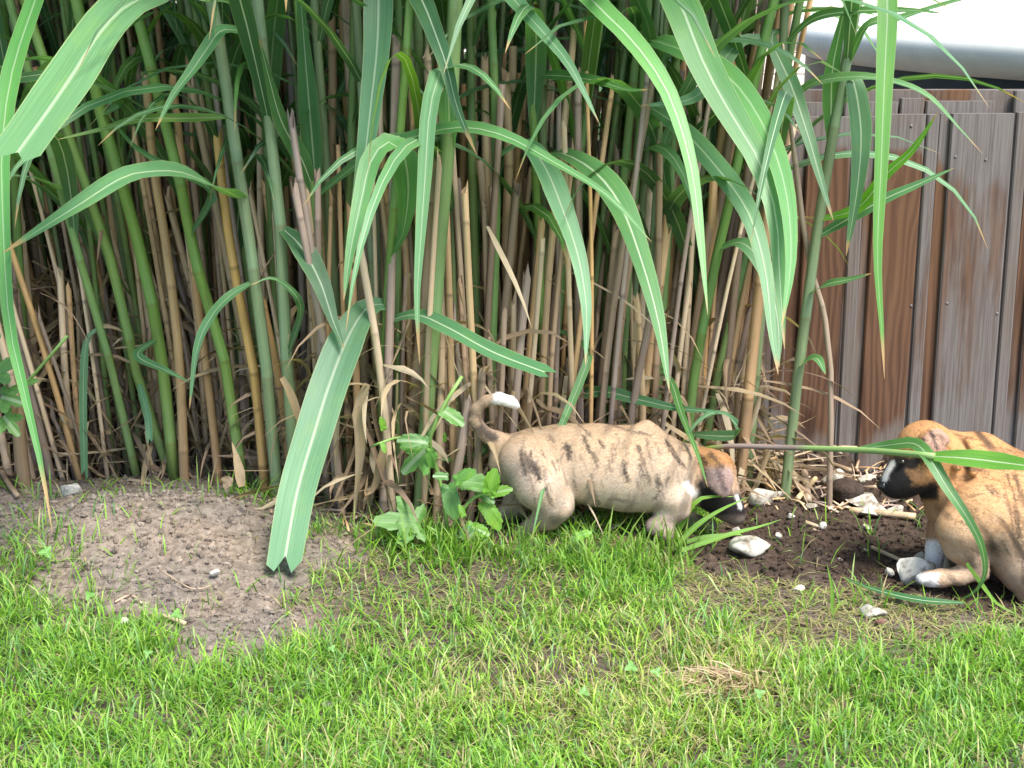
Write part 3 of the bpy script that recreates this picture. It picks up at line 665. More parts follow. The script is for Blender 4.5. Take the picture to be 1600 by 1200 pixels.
for a, b_, t, g in [(1198, 1214, 181, .5), (1230, 1254, 181, .4), (1316, 1324, 181, .5), (1340, 1359, 180, .45), (1429, 1434, 179, .5), (1450, 1473, 178, .3), (1566, 1571, 177, .6), (1588, 1609, 178, .4), (1699, 1704, 178, .5), (1720, 1744, 178, .3), (1839, 1844, 178, .5), (1861, 1882, 178, .4), (1974, 1979, 178, .4), (1995, 2018, 178, .4)]:
    board(a, b_, t + 1, 0.011, 0.014, g)
for a, b_, t in [(1090, 1215, 160), (1219, 1300, 158), (1304, 1386, 160), (1390, 1426, 152), (1430, 1535, 156), (1563, 1640, 140), (1644, 1752, 156), (1756, 1870, 154), (1874, 1990, 156), (1994, 2100, 155)]:
    board(a, b_, t, 0.032, 0.016, 0.6, 0.1)
def rail(z):
    x0, x1 = at(1090, 430, YF)[0], at(2110, 430, YF)[0]
    V, F = box(x0, x1, YF + 0.055, YF + 0.095, z, z + 0.07, 1)
    mesh('rail', V, F, M_wood, fence, smooth=False, org=(x0, YF, z), extra={'grey': np.full(len(V), .6)})
rail(0.18); rail(0.66)
def lump(c, r, seed, rough=0.25, sub=2, flat=1.0):
    V, F = ICO[sub]; V = V.copy()
    n = fbm(V * 1.0 + seed * 7.3, 1.6, int(seed * 100) % 97, 3) - 0.5; V = V * (1 + rough * 2.2 * n)[:, None]
    ang = seed * 6.28; cs, sn = math.cos(ang), math.sin(ang)
    V = V * np.array([r, r * (0.62 + 0.3 * ((seed * 37) % 1)), r * flat]) if np.isscalar(r) else V * np.asarray(r)
    if np.isscalar(r): V = np.stack([V[:, 0] * cs - V[:, 1] * sn, V[:, 0] * sn + V[:, 1] * cs, V[:, 2]], -1)
    return V + c, F
import bmesh
ICO = {}
for s_ in (1, 2, 3, 4):
    bm = bmesh.new(); bmesh.ops.create_icosphere(bm, subdivisions=s_, radius=1.0); bm.verts.ensure_lookup_table()
    ICO[s_] = (np.array([v.co[:] for v in bm.verts]), np.array([[v.index for v in f.verts] for f in bm.faces])); bm.free()
for x, y in [(1424, 478), (1480, 474), (1558, 490), (1326, 461), (1372, 473), (1424, 177 + 20), (1577, 200), (1493, 245), (1540, 250), (1640, 480), (1690, 486), (1640, 200)]:
    nar = 1322 <= x <= 1342 or 1570 <= x <= 1589
    V, F = lump(at(x, y, YF + (0.012 if nar else 0.0) - 0.0005), (.0030, .0012, .0030), .3, 0.0, 2); mesh('nail', V, F, M_nail, fence, org=at(x, y, YF))

# ------------------------------------------------------------------ pool behind the fence
PC = np.array([3.28, 2.15]); PR = 2.35; ZR = 0.782
pool = empty('garden_pool', (PC[0], PC[1], 0), 'round above-ground pool with thick pale grey rim behind the fence', 'pool')
th = np.linspace(0, 2 * np.pi, 181)[:-1]
def ringtube(rad, zc, rr, rz, sides=20):
    ph = np.linspace(0, 2 * np.pi, sides, endpoint=False)
    V = np.array([(PC[0] + (rad + rr * math.cos(p)) * math.cos(t), PC[1] + (rad + rr * math.cos(p)) * math.sin(t), zc + rz * math.sin(p)) for t in th for p in ph])
    i = np.arange(180)[:, None] * sides; i2 = ((np.arange(180) + 1) % 180)[:, None] * sides; j = np.arange(sides)[None]; k = (j + 1) % sides
    return V, np.stack([i + j, i2 + j, i2 + k, i + k], -1).reshape(-1, 4)
V, F = ringtube(PR, ZR, 0.088, 0.062); mesh('rim', V, F, M_rim, pool, org=(*PC, 0))
def cyl(rad, z0, z1):
    V = np.array([(PC[0] + rad * math.cos(t), PC[1] + rad * math.sin(t), z) for z in (z0, z1) for t in th]); j = np.arange(180); k = (j + 1) % 180
    return V, np.stack([j, k, 180 + k, 180 + j], -1)
V, F = cyl(PR + 0.02, -0.05, ZR); mesh('outer_wall', V, F, M_poolwall, pool, org=(*PC, 0))
V, F = cyl(PR - 0.03, 0.05, ZR); mesh('inner_liner', V, F, M_liner, pool, org=(*PC, 0))
V = np.vstack([[[*PC, ZR - .10]], [(PC[0] + (PR - .031) * math.cos(t), PC[1] + (PR - .031) * math.sin(t), ZR - .10) for t in th]]); j = np.arange(180)
mesh('water', V, np.stack([np.zeros(180, int), 1 + j, 1 + (j + 1) % 180], -1), M_water, pool, org=(*PC, 0))
# pale slab round the pool, added to bounce light up under the rim
V = np.array([(x, y, z) for z in (-.04, .012) for x, y in ((.62, .78), (7.5, .78), (7.5, 7.1), (.62, 7.1))])
M_bounce = plain('bounce_paving', (0.52, 0.49, 0.43), 0.85, 0.3, 0.2, 6)
tag(mesh('bounce_paving', V, np.array([[3, 2, 1, 0], [4, 5, 6, 7], [0, 1, 5, 4], [1, 2, 6, 5], [2, 3, 7, 6], [3, 0, 4, 7]]), M_bounce, None, smooth=False), kind='structure')
# pale boarded wall across the garden, seen over the pool rim
wall = empty('boarded_wall', (4.0, 7.2, 0), 'pale timber boarded wall far behind the pool', 'wall')
for k in range(18):
    z0 = 0.02 + k * 0.13; V, F = box(-3.2, 11.0, 7.2 + R(-.004, .004), 7.23, z0, z0 + 0.122, 1, .004); mesh('board', V, F, M_cream, wall, smooth=False, org=(4, 7.2, z0))
# garden hedge closing the view to the left, beyond the reeds
hedge = Acc()
for _ in range(9000):
    p = np.array([R(-9, 0.5), R(3.4, 4.4), R(0.02, 2.3)]); a = unit(rng.normal(size=3)); b_ = unit(np.cross(a, rng.normal(size=3))); s_ = R(.03, .07)
    hedge.add(np.array([p - a * s_, p - b_ * s_ * .5, p + a * s_, p + b_ * s_ * .5]), np.array([[0, 1, 2, 3]]), (0.1, 0.2, 0.05))
hd = hedge.build('hedge', M_farleaf, None, False); tag(hd, 'dark leafy hedge behind the reed clump', 'hedge')

# ------------------------------------------------------------------ lawn
def blades(n, xr, yr, dens, lf, wf, colf, lean=(0.2, 1.1), lift=-.002):
    x = rng.uniform(*xr, n); y = rng.uniform(*yr, n); keep = rng.random(n) < dens(x, y); x, y = x[keep], y[keep]; n = len(x)
    z = height(x, y, lift > 0) + lift; B = np.stack([x, y, z], -1); L = lf(x, y, n); W = wf(x, y, n)
    az = rng.uniform(0, 2 * np.pi, n); le = rng.uniform(*lean, n); tw = az + np.pi / 2 + rng.uniform(-.6, .6, n)
    D = np.stack([np.cos(az) * np.sin(le), np.sin(az) * np.sin(le), np.cos(le)], -1); le2 = np.minimum(le + rng.uniform(.2, .9, n), 1.75)
    D2 = np.stack([np.cos(az) * np.sin(le2), np.sin(az) * np.sin(le2), np.cos(le2)], -1)
    S = np.stack([np.cos(tw), np.sin(tw), 0 * tw], -1) * W[:, None] / 2
    m = B + D * L[:, None] * .55; t = m + D2 * L[:, None] * .45
    t[:, 2] = np.maximum(t[:, 2], z + 0.004)
    V = np.stack([B - S, B + S, m + S * .85, m - S * .85, t], 1).reshape(-1, 3); i = np.arange(n)[:, None] * 5
    F = [np.concatenate([i, i + 1, i + 2, i + 3], 1), np.concatenate([i + 3, i + 2, i + 4], 1)]
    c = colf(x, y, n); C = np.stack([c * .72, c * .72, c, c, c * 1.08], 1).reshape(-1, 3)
    return V, F, C
def lawn_density(x, y):
    mo, du, th1, th2, un = masks(x, y); P = np.stack([x, y], -1)
    d = (1 - mo * 0.985) * (1 - du * 0.992) * (1 - th1 * 0.95) * (1 - th2 * 0.68) * (1 - un * .97)
    lush = 0.42 + 0.75 * sstep(.32, .66, fbm(P, 6, 61)); tuft = 0.35 + .65 * sstep(.35, .62, vnoise(P, 38, 63))
    return np.clip(d * lush * tuft, 0, 1)
PAL = np.array([(0.140, 0.285, 0.022), (0.190, 0.330, 0.034), (0.095, 0.220, 0.025), (0.245, 0.370, 0.070), (0.060, 0.150, 0.040), (0.150, 0.290, 0.090), (0.28, 0.36, 0.13)])
def grasscol(x, y, n):
    P = np.stack([x, y], -1); c = PAL[rng.choice(len(PAL), n, p=[.27, .22, .19, .11, .07, .08, .06])] * rng.uniform(.75, 1.3, (n, 1)) * 1.10 + np.array([.016, .026, .005])
    pale = sstep(-.08, .14, sdpoly(P, PG_straw) + (fbm(P, 7, 72) - .5) * .2); c = c * (1 + pale[:, None] * np.array([.5, .22, .6])); straw = pale * 0.30 + 0.05 + 0.12 * sstep(.55, .7, fbm(P, 5, 71))
    s = rng.random(n) < straw; c[s] = np.array([.42, .36, .17]) * rng.uniform(.7, 1.15, (s.sum(), 1)); return c
lenf = lambda x, y, n: rng.uniform(.020, .056, n) * (0.6 + .9 * fbm(np.stack([x, y], -1), 9, 81))
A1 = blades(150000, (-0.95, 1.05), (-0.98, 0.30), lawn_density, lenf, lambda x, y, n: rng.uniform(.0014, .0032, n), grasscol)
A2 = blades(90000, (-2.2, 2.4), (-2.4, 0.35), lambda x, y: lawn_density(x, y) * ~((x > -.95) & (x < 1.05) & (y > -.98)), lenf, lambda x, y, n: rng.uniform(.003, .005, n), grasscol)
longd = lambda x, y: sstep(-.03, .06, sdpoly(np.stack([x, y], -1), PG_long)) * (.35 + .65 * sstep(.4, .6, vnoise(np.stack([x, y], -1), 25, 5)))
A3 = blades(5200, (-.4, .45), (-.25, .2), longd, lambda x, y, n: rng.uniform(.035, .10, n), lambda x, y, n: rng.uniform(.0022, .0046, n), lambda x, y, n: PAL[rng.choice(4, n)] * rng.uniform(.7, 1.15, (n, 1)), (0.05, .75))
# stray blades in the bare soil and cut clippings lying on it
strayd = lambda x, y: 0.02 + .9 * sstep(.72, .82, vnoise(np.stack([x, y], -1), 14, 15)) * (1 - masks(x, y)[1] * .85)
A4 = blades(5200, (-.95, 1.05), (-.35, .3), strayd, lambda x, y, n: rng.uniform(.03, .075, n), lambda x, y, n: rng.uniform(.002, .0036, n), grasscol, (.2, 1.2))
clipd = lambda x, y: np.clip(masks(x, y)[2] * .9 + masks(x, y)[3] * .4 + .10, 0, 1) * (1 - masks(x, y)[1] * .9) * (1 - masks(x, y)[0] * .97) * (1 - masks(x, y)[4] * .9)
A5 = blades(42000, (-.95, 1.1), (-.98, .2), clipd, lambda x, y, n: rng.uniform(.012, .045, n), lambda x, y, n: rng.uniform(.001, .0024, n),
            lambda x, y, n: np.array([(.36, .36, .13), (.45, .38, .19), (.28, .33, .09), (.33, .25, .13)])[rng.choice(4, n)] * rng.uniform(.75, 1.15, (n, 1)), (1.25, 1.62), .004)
def joinblades(name, As):
    off = 0; V, Q, T, C = [], [], [], []
    for v, f, c in As: V.append(v); Q.append(f[0] + off); T.append(f[1] + off); C.append(c); off += len(v)
    return tag(mesh(name, np.concatenate(V), [np.concatenate(Q), np.concatenate(T)], M_grass, None, np.concatenate(C), smooth=False), kind='stuff')
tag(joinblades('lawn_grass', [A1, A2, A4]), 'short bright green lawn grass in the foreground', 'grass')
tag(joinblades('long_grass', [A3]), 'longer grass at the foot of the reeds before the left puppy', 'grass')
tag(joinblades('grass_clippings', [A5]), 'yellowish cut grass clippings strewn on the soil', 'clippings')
# single long blades arching over the dug soil
for i_, (pp, w, lab) in enumerate([([(1050, 850), (1075, 800), (1098, 778), (1150, 776)], 5, 'bent bright grass blade under the chin of the left puppy'),
    ([(1050, 860), (1090, 820), (1130, 795), (1172, 776)], 4.5, 'straight bright grass blade pointing at the white stones beside the left puppy'),
    ([(1060, 850), (1110, 838), (1160, 835), (1165, 840)], 4, 'low pale grass blade lying over the front of the dug soil'),
    ([(1060, 862), (1130, 838), (1190, 822), (1222, 811)], 4.5, 'long grass blade reaching right over the dug soil'),
    ([(1300, 960), (1300, 920), (1292, 880)], 3, 'lone upright grass blade on the clippings left of the grey stone'),
    ([(1510, 880), (1535, 915), (1560, 945), (1600, 965)], 4, 'long grass blade bending right beneath the right puppy')]):
    Ys = [gnd(pp[0][0], pp[0][1] if i_ != 5 else 930)[1]] * len(pp); P = np.array([at(x, y, Y - .004) for (x, y), Y in zip(pp, Ys)])
    C = spline(P, 9); V, F, U = ribbon(C, leafw(9, w * mpp(Ys[0]) , False, .7), NHC, .2, .3, .03, R(0, 1)); tag(mesh('grass_blade', V, F, M_weed, None, np.array([.17, .34, .04]) * R(.9, 1.1), U, org=C[0]), lab, 'grass', 'single long grass blades')

# ------------------------------------------------------------------ soil crumbs
V0, F0 = ICO[1]
def crumbs(n, xr, yr, dens, rr, colf):
    x = rng.uniform(*xr, n); y = rng.uniform(*yr, n); k = rng.random(n) < dens(x, y); x, y = x[k], y[k]; n = len(x)
    r = rr[0] + (rr[1] - rr[0]) * rng.random(n) ** 9; z = height(x, y, True) + r * .25
    sc = r[:, None, None] * (1 + rng.uniform(-.32, .32, (n, len(V0), 1))) * rng.uniform(.6, 1.1, (n, 1, 3))
    V = V0[None] * sc + np.stack([x, y, z], -1)[:, None]
    F = (F0[None] + (np.arange(n) * len(V0))[:, None, None]).reshape(-1, 3)
    return V.reshape(-1, 3), F, np.repeat(colf(x, y, n), len(V0), 0)
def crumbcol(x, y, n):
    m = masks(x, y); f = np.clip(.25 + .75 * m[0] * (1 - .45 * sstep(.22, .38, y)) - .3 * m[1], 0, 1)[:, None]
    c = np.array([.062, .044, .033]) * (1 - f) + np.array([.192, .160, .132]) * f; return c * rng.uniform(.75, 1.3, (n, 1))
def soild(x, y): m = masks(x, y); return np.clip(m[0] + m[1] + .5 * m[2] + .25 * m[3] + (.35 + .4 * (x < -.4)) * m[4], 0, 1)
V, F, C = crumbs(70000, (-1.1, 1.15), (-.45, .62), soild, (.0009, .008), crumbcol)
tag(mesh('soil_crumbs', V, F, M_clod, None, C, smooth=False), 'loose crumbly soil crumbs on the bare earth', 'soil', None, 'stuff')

# ------------------------------------------------------------------ stones, clods and sticks
def stone(name, px, py, w, h, mat, label, cat='stone', seed=None, group='stones on the dug soil', rough=.3):
    p = on_ground(px, py + h * .5); m = mpp(p[1]); s = R(0, 1) if seed is None else seed
    V, F = ICO[3]; V = V.copy(); n = fbm(V + s * 9, 1.7, int(s * 90), 3) - .5; n2 = np.abs(fbm(V + s * 5, 1.1, 7 + int(s * 50), 2) - .5)
    rs_ = np.random.default_rng(int(s * 1e6)); V = V * (1 + rough * n)[:, None]
    if mat is not M_clod:
        for _k in range(11):
            nn_ = unit(rs_.normal(size=3)); dd = rs_.uniform(.42, .74); t_ = V @ nn_; V = V - np.outer(np.maximum(t_ - dd, 0), nn_) * .96
        V = V * 1.45; V = V * (1 + .06 * (fbm(V, 5, 3, 3) - .5))[:, None]
    V = V * np.array([w / 2, (w + h) / 4, h / 2 * 1.05]) * m
    c = np.array([p[0], p[1] + (w + h) / 4 * m * .5, p[2] + h * .5 * m]); 
    return tag(mesh(name, V + c, F, mat, None, org=c - [0, 0, h * .5 * m]), label, cat, group)
stone('stone', 1190, 776, 48, 26, M_white, 'jagged white chalk stone right of the digging puppy')
stone('stone', 1213, 774, 22, 14, M_white, 'small white chalk flake behind the jagged white stone')
stone('stone', 1180, 858, 58, 24, M_white, 'pale flat stone lying at the front edge of the dug soil')
stone('stone', 1350, 786, 56, 22, M_white, 'long smooth white stone under the nose of the right puppy')
stone('stone', 1362, 798, 46, 22, M_white, 'cream stone leaning on the long smooth white stone')
stone('stone', 1402, 800, 24, 14, M_white, 'small pale stone at the end of the thick flat reed piece')
stone('stone', 1303, 752, 30, 30, M_white, 'lichen speckled pale stone behind the dark clod')
M_speck = stonemat('speckled_stone', (0.56, 0.52, 0.44), (0.17, 0.135, 0.10), 0.50)
stone('stone', 1430, 893, 50, 40, M_speck, 'rough speckled grey stone before the paw of the right puppy')
stone('stone', 1438, 872, 20, 16, M_white, 'white chip behind the rough speckled grey stone')
stone('stone', 1391, 894, 16, 12, M_greyst, 'small grey pebble left of the rough grey stone')
stone('stone', 1364, 958, 34, 20, M_white, 'cream stone alone in the grass clippings below the dug soil')
stone('stone', 1376, 974, 18, 12, M_brick, 'small brownish stone just below the lone cream stone')
stone('stone', 1355, 826, 22, 9, M_white, 'thin white flake below the thick flat reed piece')
stone('stone', 1216, 838, 10, 9, M_greyst, 'tiny grey pebble in the middle of the dug soil')
stone('stone', 1314, 876, 9, 7, M_white, 'tiny white pebble beside the long split straw')
stone('stone', 1248, 921, 16, 10, M_greyst, 'dull pebble among the clippings left of the lone cream stone')
stone('stone', 1237, 731, 28, 16, M_brick, 'reddish brick fragment among straw by the fence', 'brick')
stone('stone', 1222, 772, 16, 8, M_brick, 'small brown brick chip beside the white chalk flake', 'brick')
stone('stone', 1357, 752, 44, 18, M_white, 'white lump touching the muzzle of the right puppy')
stone('stone', 110, 766, 34, 20, M_greyst, 'pinkish grey stone at the rim of the hole on the left', seed=.4)
stone('stone', 335, 910 - 15, 12, 9, M_greyst, 'small pebble on the dry soil heap at left')
stone('stone', 512, 1100, 14, 12, M_greyst, 'small pale pebble lying in the lawn')
stone('stone', 195, 975, 14, 16, M_greyst, 'little upright pebble at the lower edge of the soil heap')
stone('soil_clod', 1325, 770, 54, 40, M_clod, 'dark moist soil clod before the speckled pale stone', 'clod', .21, None, .35)
for o in [o for o in COL.objects if o.name.startswith('soil_clod')]:
    a = o.data.attributes.new('col', 'FLOAT_COLOR', 'POINT'); a.data.foreach_set('color', np.tile(np.array([.055, .040, .031, 1], np.float32), len(o.data.vertices)))
stone('stone', 1268, 792, 14, 10, M_white, 'small white chip below the thick yellow straw')
stone('stone', 1158, 776, 14, 10, M_white, 'small white chip close to the nose of the digging puppy')
stone('stone', 1288, 822, 12, 9, M_greyst, 'small dull pebble above the long split straw')
stone('stone', 1236, 806, 11, 8, M_greyst, 'little pebble left of the long split straw')
stone('stone', 1152, 828, 12, 8, M_greyst, 'little pebble above the pale flat stone')
pebs = [(85, 672, 20), (70, 690, 16), (104, 668, 16), (112, 706, 16), (92, 710, 14), (60, 715, 15), (82, 735, 18), (110, 725, 14), (108, 740, 14), (175, 645, 22), (172, 665, 16), (140, 690, 12), (72, 660, 14), (50, 735, 12)]
for i_, (x, y, s) in enumerate(pebs):
    p = at(x, y, HOLE[1] + 0.085); m = mpp(HOLE[1]); V, F = lump(p, s / 2 * m, R(0, 1), .25, 2, .8); tag(mesh('pebble', V, F, M_pebble, None, org=p), 'ochre pebble stuck in the dark bank of the hole at left', 'pebble', 'ochre pebbles in the bank of the hole')
roots = Acc()
for _ in range(70):
    x = R(-.84, -.62); p = np.array([x, HOLE[1] + R(.06, .10), R(.03, .13)]); C = spline([p, p + [R(-.02, .02), -.03, -.02], p + [R(-.03, .03), -.04 + R(-.01, .01), -R(.04, .10)]], 7); V, F, U = tube(C, R(.0006, .0014), 4, False); roots.add(V, F, (.22, .17, .12), U)
tag(roots.build('exposed_roots', M_cane), 'thin pale roots hanging in the dug hole at left', 'roots', None, 'stuff')

def stick(pp, rpx, tone, label, lift=0.004, flat=1.0, name='straw', cat='straw', group='broken straws on the soil'):
    P = []
    for q in pp:
        p = on_ground(q[0], q[1]); P.append(p + [0, 0, lift + rpx * mpp(p[1]) + (q[2] if len(q) > 2 else 0)])
    C = spline(P, 8); r = rpx * mpp(P[0][1]); V, F, U = tube(C, r, 7, True, R(0, 1))
    nodes = np.ones(8); nodes[3] = .6
    c = np.repeat(np.array(tone)[None] * nodes[:, None], 7, 0)
    return tag(mesh(name, V, F, M_cane, None, c, U, org=C[0]), label, cat, group)
STRAW = (.46, .34, .19); BRN = (.30, .21, .13)
stick([(1246, 786), (1280, 748), (1316, 706)], 4.5, (.55, .42, .22), 'thick yellow straw leaning up towards the fence between clod and brick bit')
stick([(1326, 806), (1380, 811), (1430, 816)], 6, (.44, .33, .20), 'thick flat reed piece below the smooth white stones')
stick([(1258, 822), (1330, 848), (1408, 882)], 3.2, (.42, .31, .20), 'long split straw running down to the grey stone')
stick([(1270, 832), (1320, 852), (1356, 866)], 2, (.38, .29, .19), 'thin straw beside the long split straw')
stick([(1408, 882), (1440, 878)], 2.2, BRN, 'short dark twig behind the grey stone')
stick([(1150, 765), (1195, 755), (1235, 748)], 4, STRAW, 'straw lying flat behind the jagged white stone')
stick([(1190, 765), (1212, 757), (1232, 752)], 4.5, (.5, .35, .2), 'orange straw piece behind the white chalk flake')
stick([(1190, 755), (1205, 775), (1214, 786)], 3.5, BRN, 'short brown cane bit crossing the white chalk flake')
stick([(1170, 720), (1210, 720), (1222, 708)], 5, (.42, .29, .17), 'bent straw at the foot of the canes right of the digging puppy')
stick([(1230, 708), (1270, 722), (1328, 742)], 4, BRN, 'long brown stick lying under the fallen reed by the fence')
stick([(1200, 715), (1230, 740), (1248, 760)], 2.5, STRAW, 'thin straw slanting over the brick fragment')
stick([(1255, 735), (1262, 790)], 6, (.30, .22, .15), 'broad grey-brown cane piece under the thick yellow straw')
stick([(1196, 700), (1195, 760)], 3, (.45, .30, .16), 'upright orange straw before the dark cane feet')
stick([(1228, 694), (1258, 680, .01), (1286, 662, .03)], 4, (.44, .30, .18), 'cane bit sticking up right by the fence foot')
stick([(1400, 782), (1440, 770)], 4, STRAW, 'straw bit under the chin of the right puppy')
stick([(1395, 770), (1430, 788)], 3, BRN, 'dark straw bit under the jaw of the right puppy')
stick([(1350, 767), (1390, 762)], 4, (.45, .31, .17), 'short orange straw between clod and right muzzle')
stick([(1415, 792), (1445, 782)], 3.5, STRAW, 'split straw beside the chest of the right puppy')
stick([(1312, 690), (1325, 720), (1340, 742)], 3, BRN, 'thin brown twig curving down beside the fence')
stick([(0, 735), (12, 760), (28, 782)], 4, BRN, 'short brown stick at the left edge beside the hole')
stick([(338, 672, .10), (372, 655, .12), (402, 640, .13)], 7, (.20, .13, .08), 'thick dark broken stick wedged among canes above the soil heap', name='stick', cat='stick')
stick([(180, 946), (205, 935), (222, 948)], 1.8, (.45, .32, .22), 'thin curled root on the dry soil heap')
stick([(255, 968), (290, 982)], 4, (.46, .36, .22), 'pale straw lying at the lower edge of the soil heap')
stick([(250, 895), (300, 925), (330, 920)], 1.5, (.34, .25, .17), 'fine root across the middle of the soil heap')
small = Acc()
for _ in range(520):
    x, y = (R(1150, 1470), R(695, 800)) if rng.random() < .7 else (R(420, 1100), R(770, 830)); p = on_ground(x, y); a = R(0, 6.28); L = R(.012, .075); d = np.array([math.cos(a), math.sin(a), R(-.1, .25)]) * L
    C = np.array([p + [0, 0, .006] - d / 2, p + [0, 0, .008], p + [0, 0, .006] + d / 2]); V, F, U = tube(C, R(.0009, .003), 5, True, R(0, 1)); small.add(V, F, pick(DRY_CANE), U)
tag(small.build('straw_litter', M_cane), 'small scattered straw litter around the dug soil', 'litter', None, 'stuff')
# withered tuft in the lawn
tuft = Acc(); tp = gnd(1132, 1085)
for _ in range(380):
    p = tp + [rng.normal(0, .024), rng.normal(0, .022), R(.004, .026)]; Cc, nh = arc_leaf_path(p, R(0, 6.28), R(.02, .06), R(-.2, .7), R(-1.1, .1), 6, R(-2, 2)); V, F, U = ribbon(Cc, leafw(6, R(.0006, .0016), False, .8), nh, .1, 1., .1); tuft.add(V, F, pick([(.40, .28, .18), (.32, .22, .14), (.46, .35, .24)]), U)
o = tuft.build('withered_grass_tuft', M_dryleaf); tag(o, 'withered brown grass tuft lying in the lawn', 'tuft')

# ------------------------------------------------------------------ fallen reed before the right puppy
fp = [(1092, 703, .10), (1140, 697, .06), (1220, 699, .02), (1340, 703, -.08), (1420, 709, -.17), (1460, 713, -.21)]
P = np.array([at(*q) for q in fp]); C = spline(P, 16)
fr = empty('fallen_reed', P[0], 'thin bent-over reed stretching across the right puppy, leaf at its end', 'reed')
V, F, U = tube(C, np.linspace(4.2, 5.2, 16) * mpp(-.05), 8, True, .3); t = np.linspace(0, 1, 16)[:, None]
cc = np.where(t < .13, [.17, .26, .05], np.where(t < .42, [.20, .15, .13], [.20, .31, .10])); mesh('stem', V, F, M_cane, fr, np.repeat(cc, 8, 0), U, org=C[0])
add_leaf(fr, np.array([at(1452, 713, -.20), at(1500, 715, -.24), at(1560, 722, -.28), at(1640, 735, -.36), at(1740, 770, -.40)]), 17 * mpp(-.28), [0, -.8, .6], False, np.array([.13, .33, .05]), .2, 14)
add_leaf(fr, np.array([at(1335, 704, -.08), at(1370, 698, -.09), at(1400, 694, -.12), at(1428, 693, -.15), at(1450, 712, -.20), at(1480, 762, -.24), at(1512, 810, -.26), at(1534, 855, -.26), at(1538, 900, -.25), at(1515, 930, -.24), at(1470, 948, -.23)]), 11 * mpp(-.2), [-.3, -.8, .4], False, np.array([.085, .22, .06]), .9, 30)
lp = np.array([at(1505, 948, -.31), at(1440, 957, -.30), at(1370, 948, -.26), at(1310, 930, -.2)]); lp[:, 2] = np.maximum(lp[:, 2], .018)
C = spline(lp, 12); V, F, U = ribbon(C, leafw(12, 8 * mpp(-.25)), [0, -.3, 1], .1, .3, .04, .4); tag(mesh('fallen_leaf', V, F, M_leaf, None, (.05, .15, .05), U, org=C[0]), 'dark green fallen reed leaf lying behind the lone cream stone', 'leaf')

# ------------------------------------------------------------------ broad-leaved weed, clover
def toothed(n=48, lobes=3, slim=1.0):
    d = np.linspace(-180, 180, n, endpoint=False); saw = ((np.arange(n) % 2) - .5)
    if lobes >= 3: L = [(0, 1.0, 42), (58, .80, 40), (-58, .80, 40), (115, .55, 45), (-115, .55, 45)]
    elif lobes in (1, 2): L = [(0, 1.05, 75), (45, .55, 70), (-45, .55, 70), (100, .42, 90), (-100, .42, 90)]
    else: L = [(0, .86, 120), (60, .8, 90), (-60, .8, 90), (120, .6, 80), (-120, .6, 80)]
    r = np.full(n, .16)
    for t, l, w in L: r = np.maximum(r, l * np.clip(1 - np.abs((d - t + 180) % 360 - 180) / w, 0, 1) ** (.62 if lobes else .3))
    r = r + saw * (.075 if lobes else .0) * np.clip(r * 1.5, 0, 1)
    return np.stack([np.cos(np.radians(d)) * r, np.sin(np.radians(d)) * r * slim], -1) + [-.35, 0]
def weed_leaf(parent, c, size, dirv, nrm, col, lobes=3, slim=.8):
    """leaf outline fan with folded midrib; c = stalk end"""
    o2 = toothed(48, lobes, slim); f = unit(dirv); nrm = unit(np.asarray(nrm, float) - f * np.dot(nrm, f)); s = np.cross(nrm, f)
    rings = [.0, .5, 1.0]; V = [np.array([-.35, 0, 0])]; U = [(0, .2, 0)]
    for k in (.55, 1.0):
        for (x, y) in o2:
            X = -.35 + (x + .35) * k; Y = y * k; V.append(np.array([X, Y, .22 * abs(Y) - .18 * X * X + .03 * math.sin(X * 14 + abs(Y) * 9)])); U.append((Y, .3 * X + .3, 0))
    V = np.array(V); n = len(o2); V = c + size * ((V[:, :1] + .5) * f + V[:, 1:2] * s + V[:, 2:] * nrm)
    j = np.arange(n); k2 = (j + 1) % n
    F = [np.stack([np.zeros(n, int), 1 + j, 1 + k2], -1), np.stack([1 + j, 1 + n + j, 1 + n + k2, 1 + k2], -1)]
    rs = R(0, 1); U = np.array(U) + [0, 0, rs]
    return mesh('leaf', V, F, M_weed, parent, col, U, org=c)
def sprig(name, stems, leaves, label, cat, Y):
    base = at(*stems[0][0][0], Y); base[2] = _gh(base[0], base[1]); root = empty(name, base, label, cat)
    for pp, r in stems:
        P = [at(x, y, Y + .02 * math.sin(x)) for x, y in pp]; C = spline(P, 9); V, F, U = tube(C, r * mpp(Y), 6); mesh('stem', V, F, M_cane, root, (.20, .34, .08), U, org=C[0])
    for (x, y, dx, dy_, size, tone, lobes) in leaves:
        yy = Y + R(-.05, .01); c = at(x, y, yy); m = mpp(yy); d = np.array([dx, R(-.35, .1), -dy_])
        weed_leaf(root, c, size * m * .80, d, [R(-.3, .3), -.75, .7], np.array(tone) * R(.9, 1.1), lobes, R(.6, .85) if lobes < 3 else .95)
    return root
G1, G2, G3 = (.115, .265, .050), (.085, .21, .045), (.17, .36, .04)
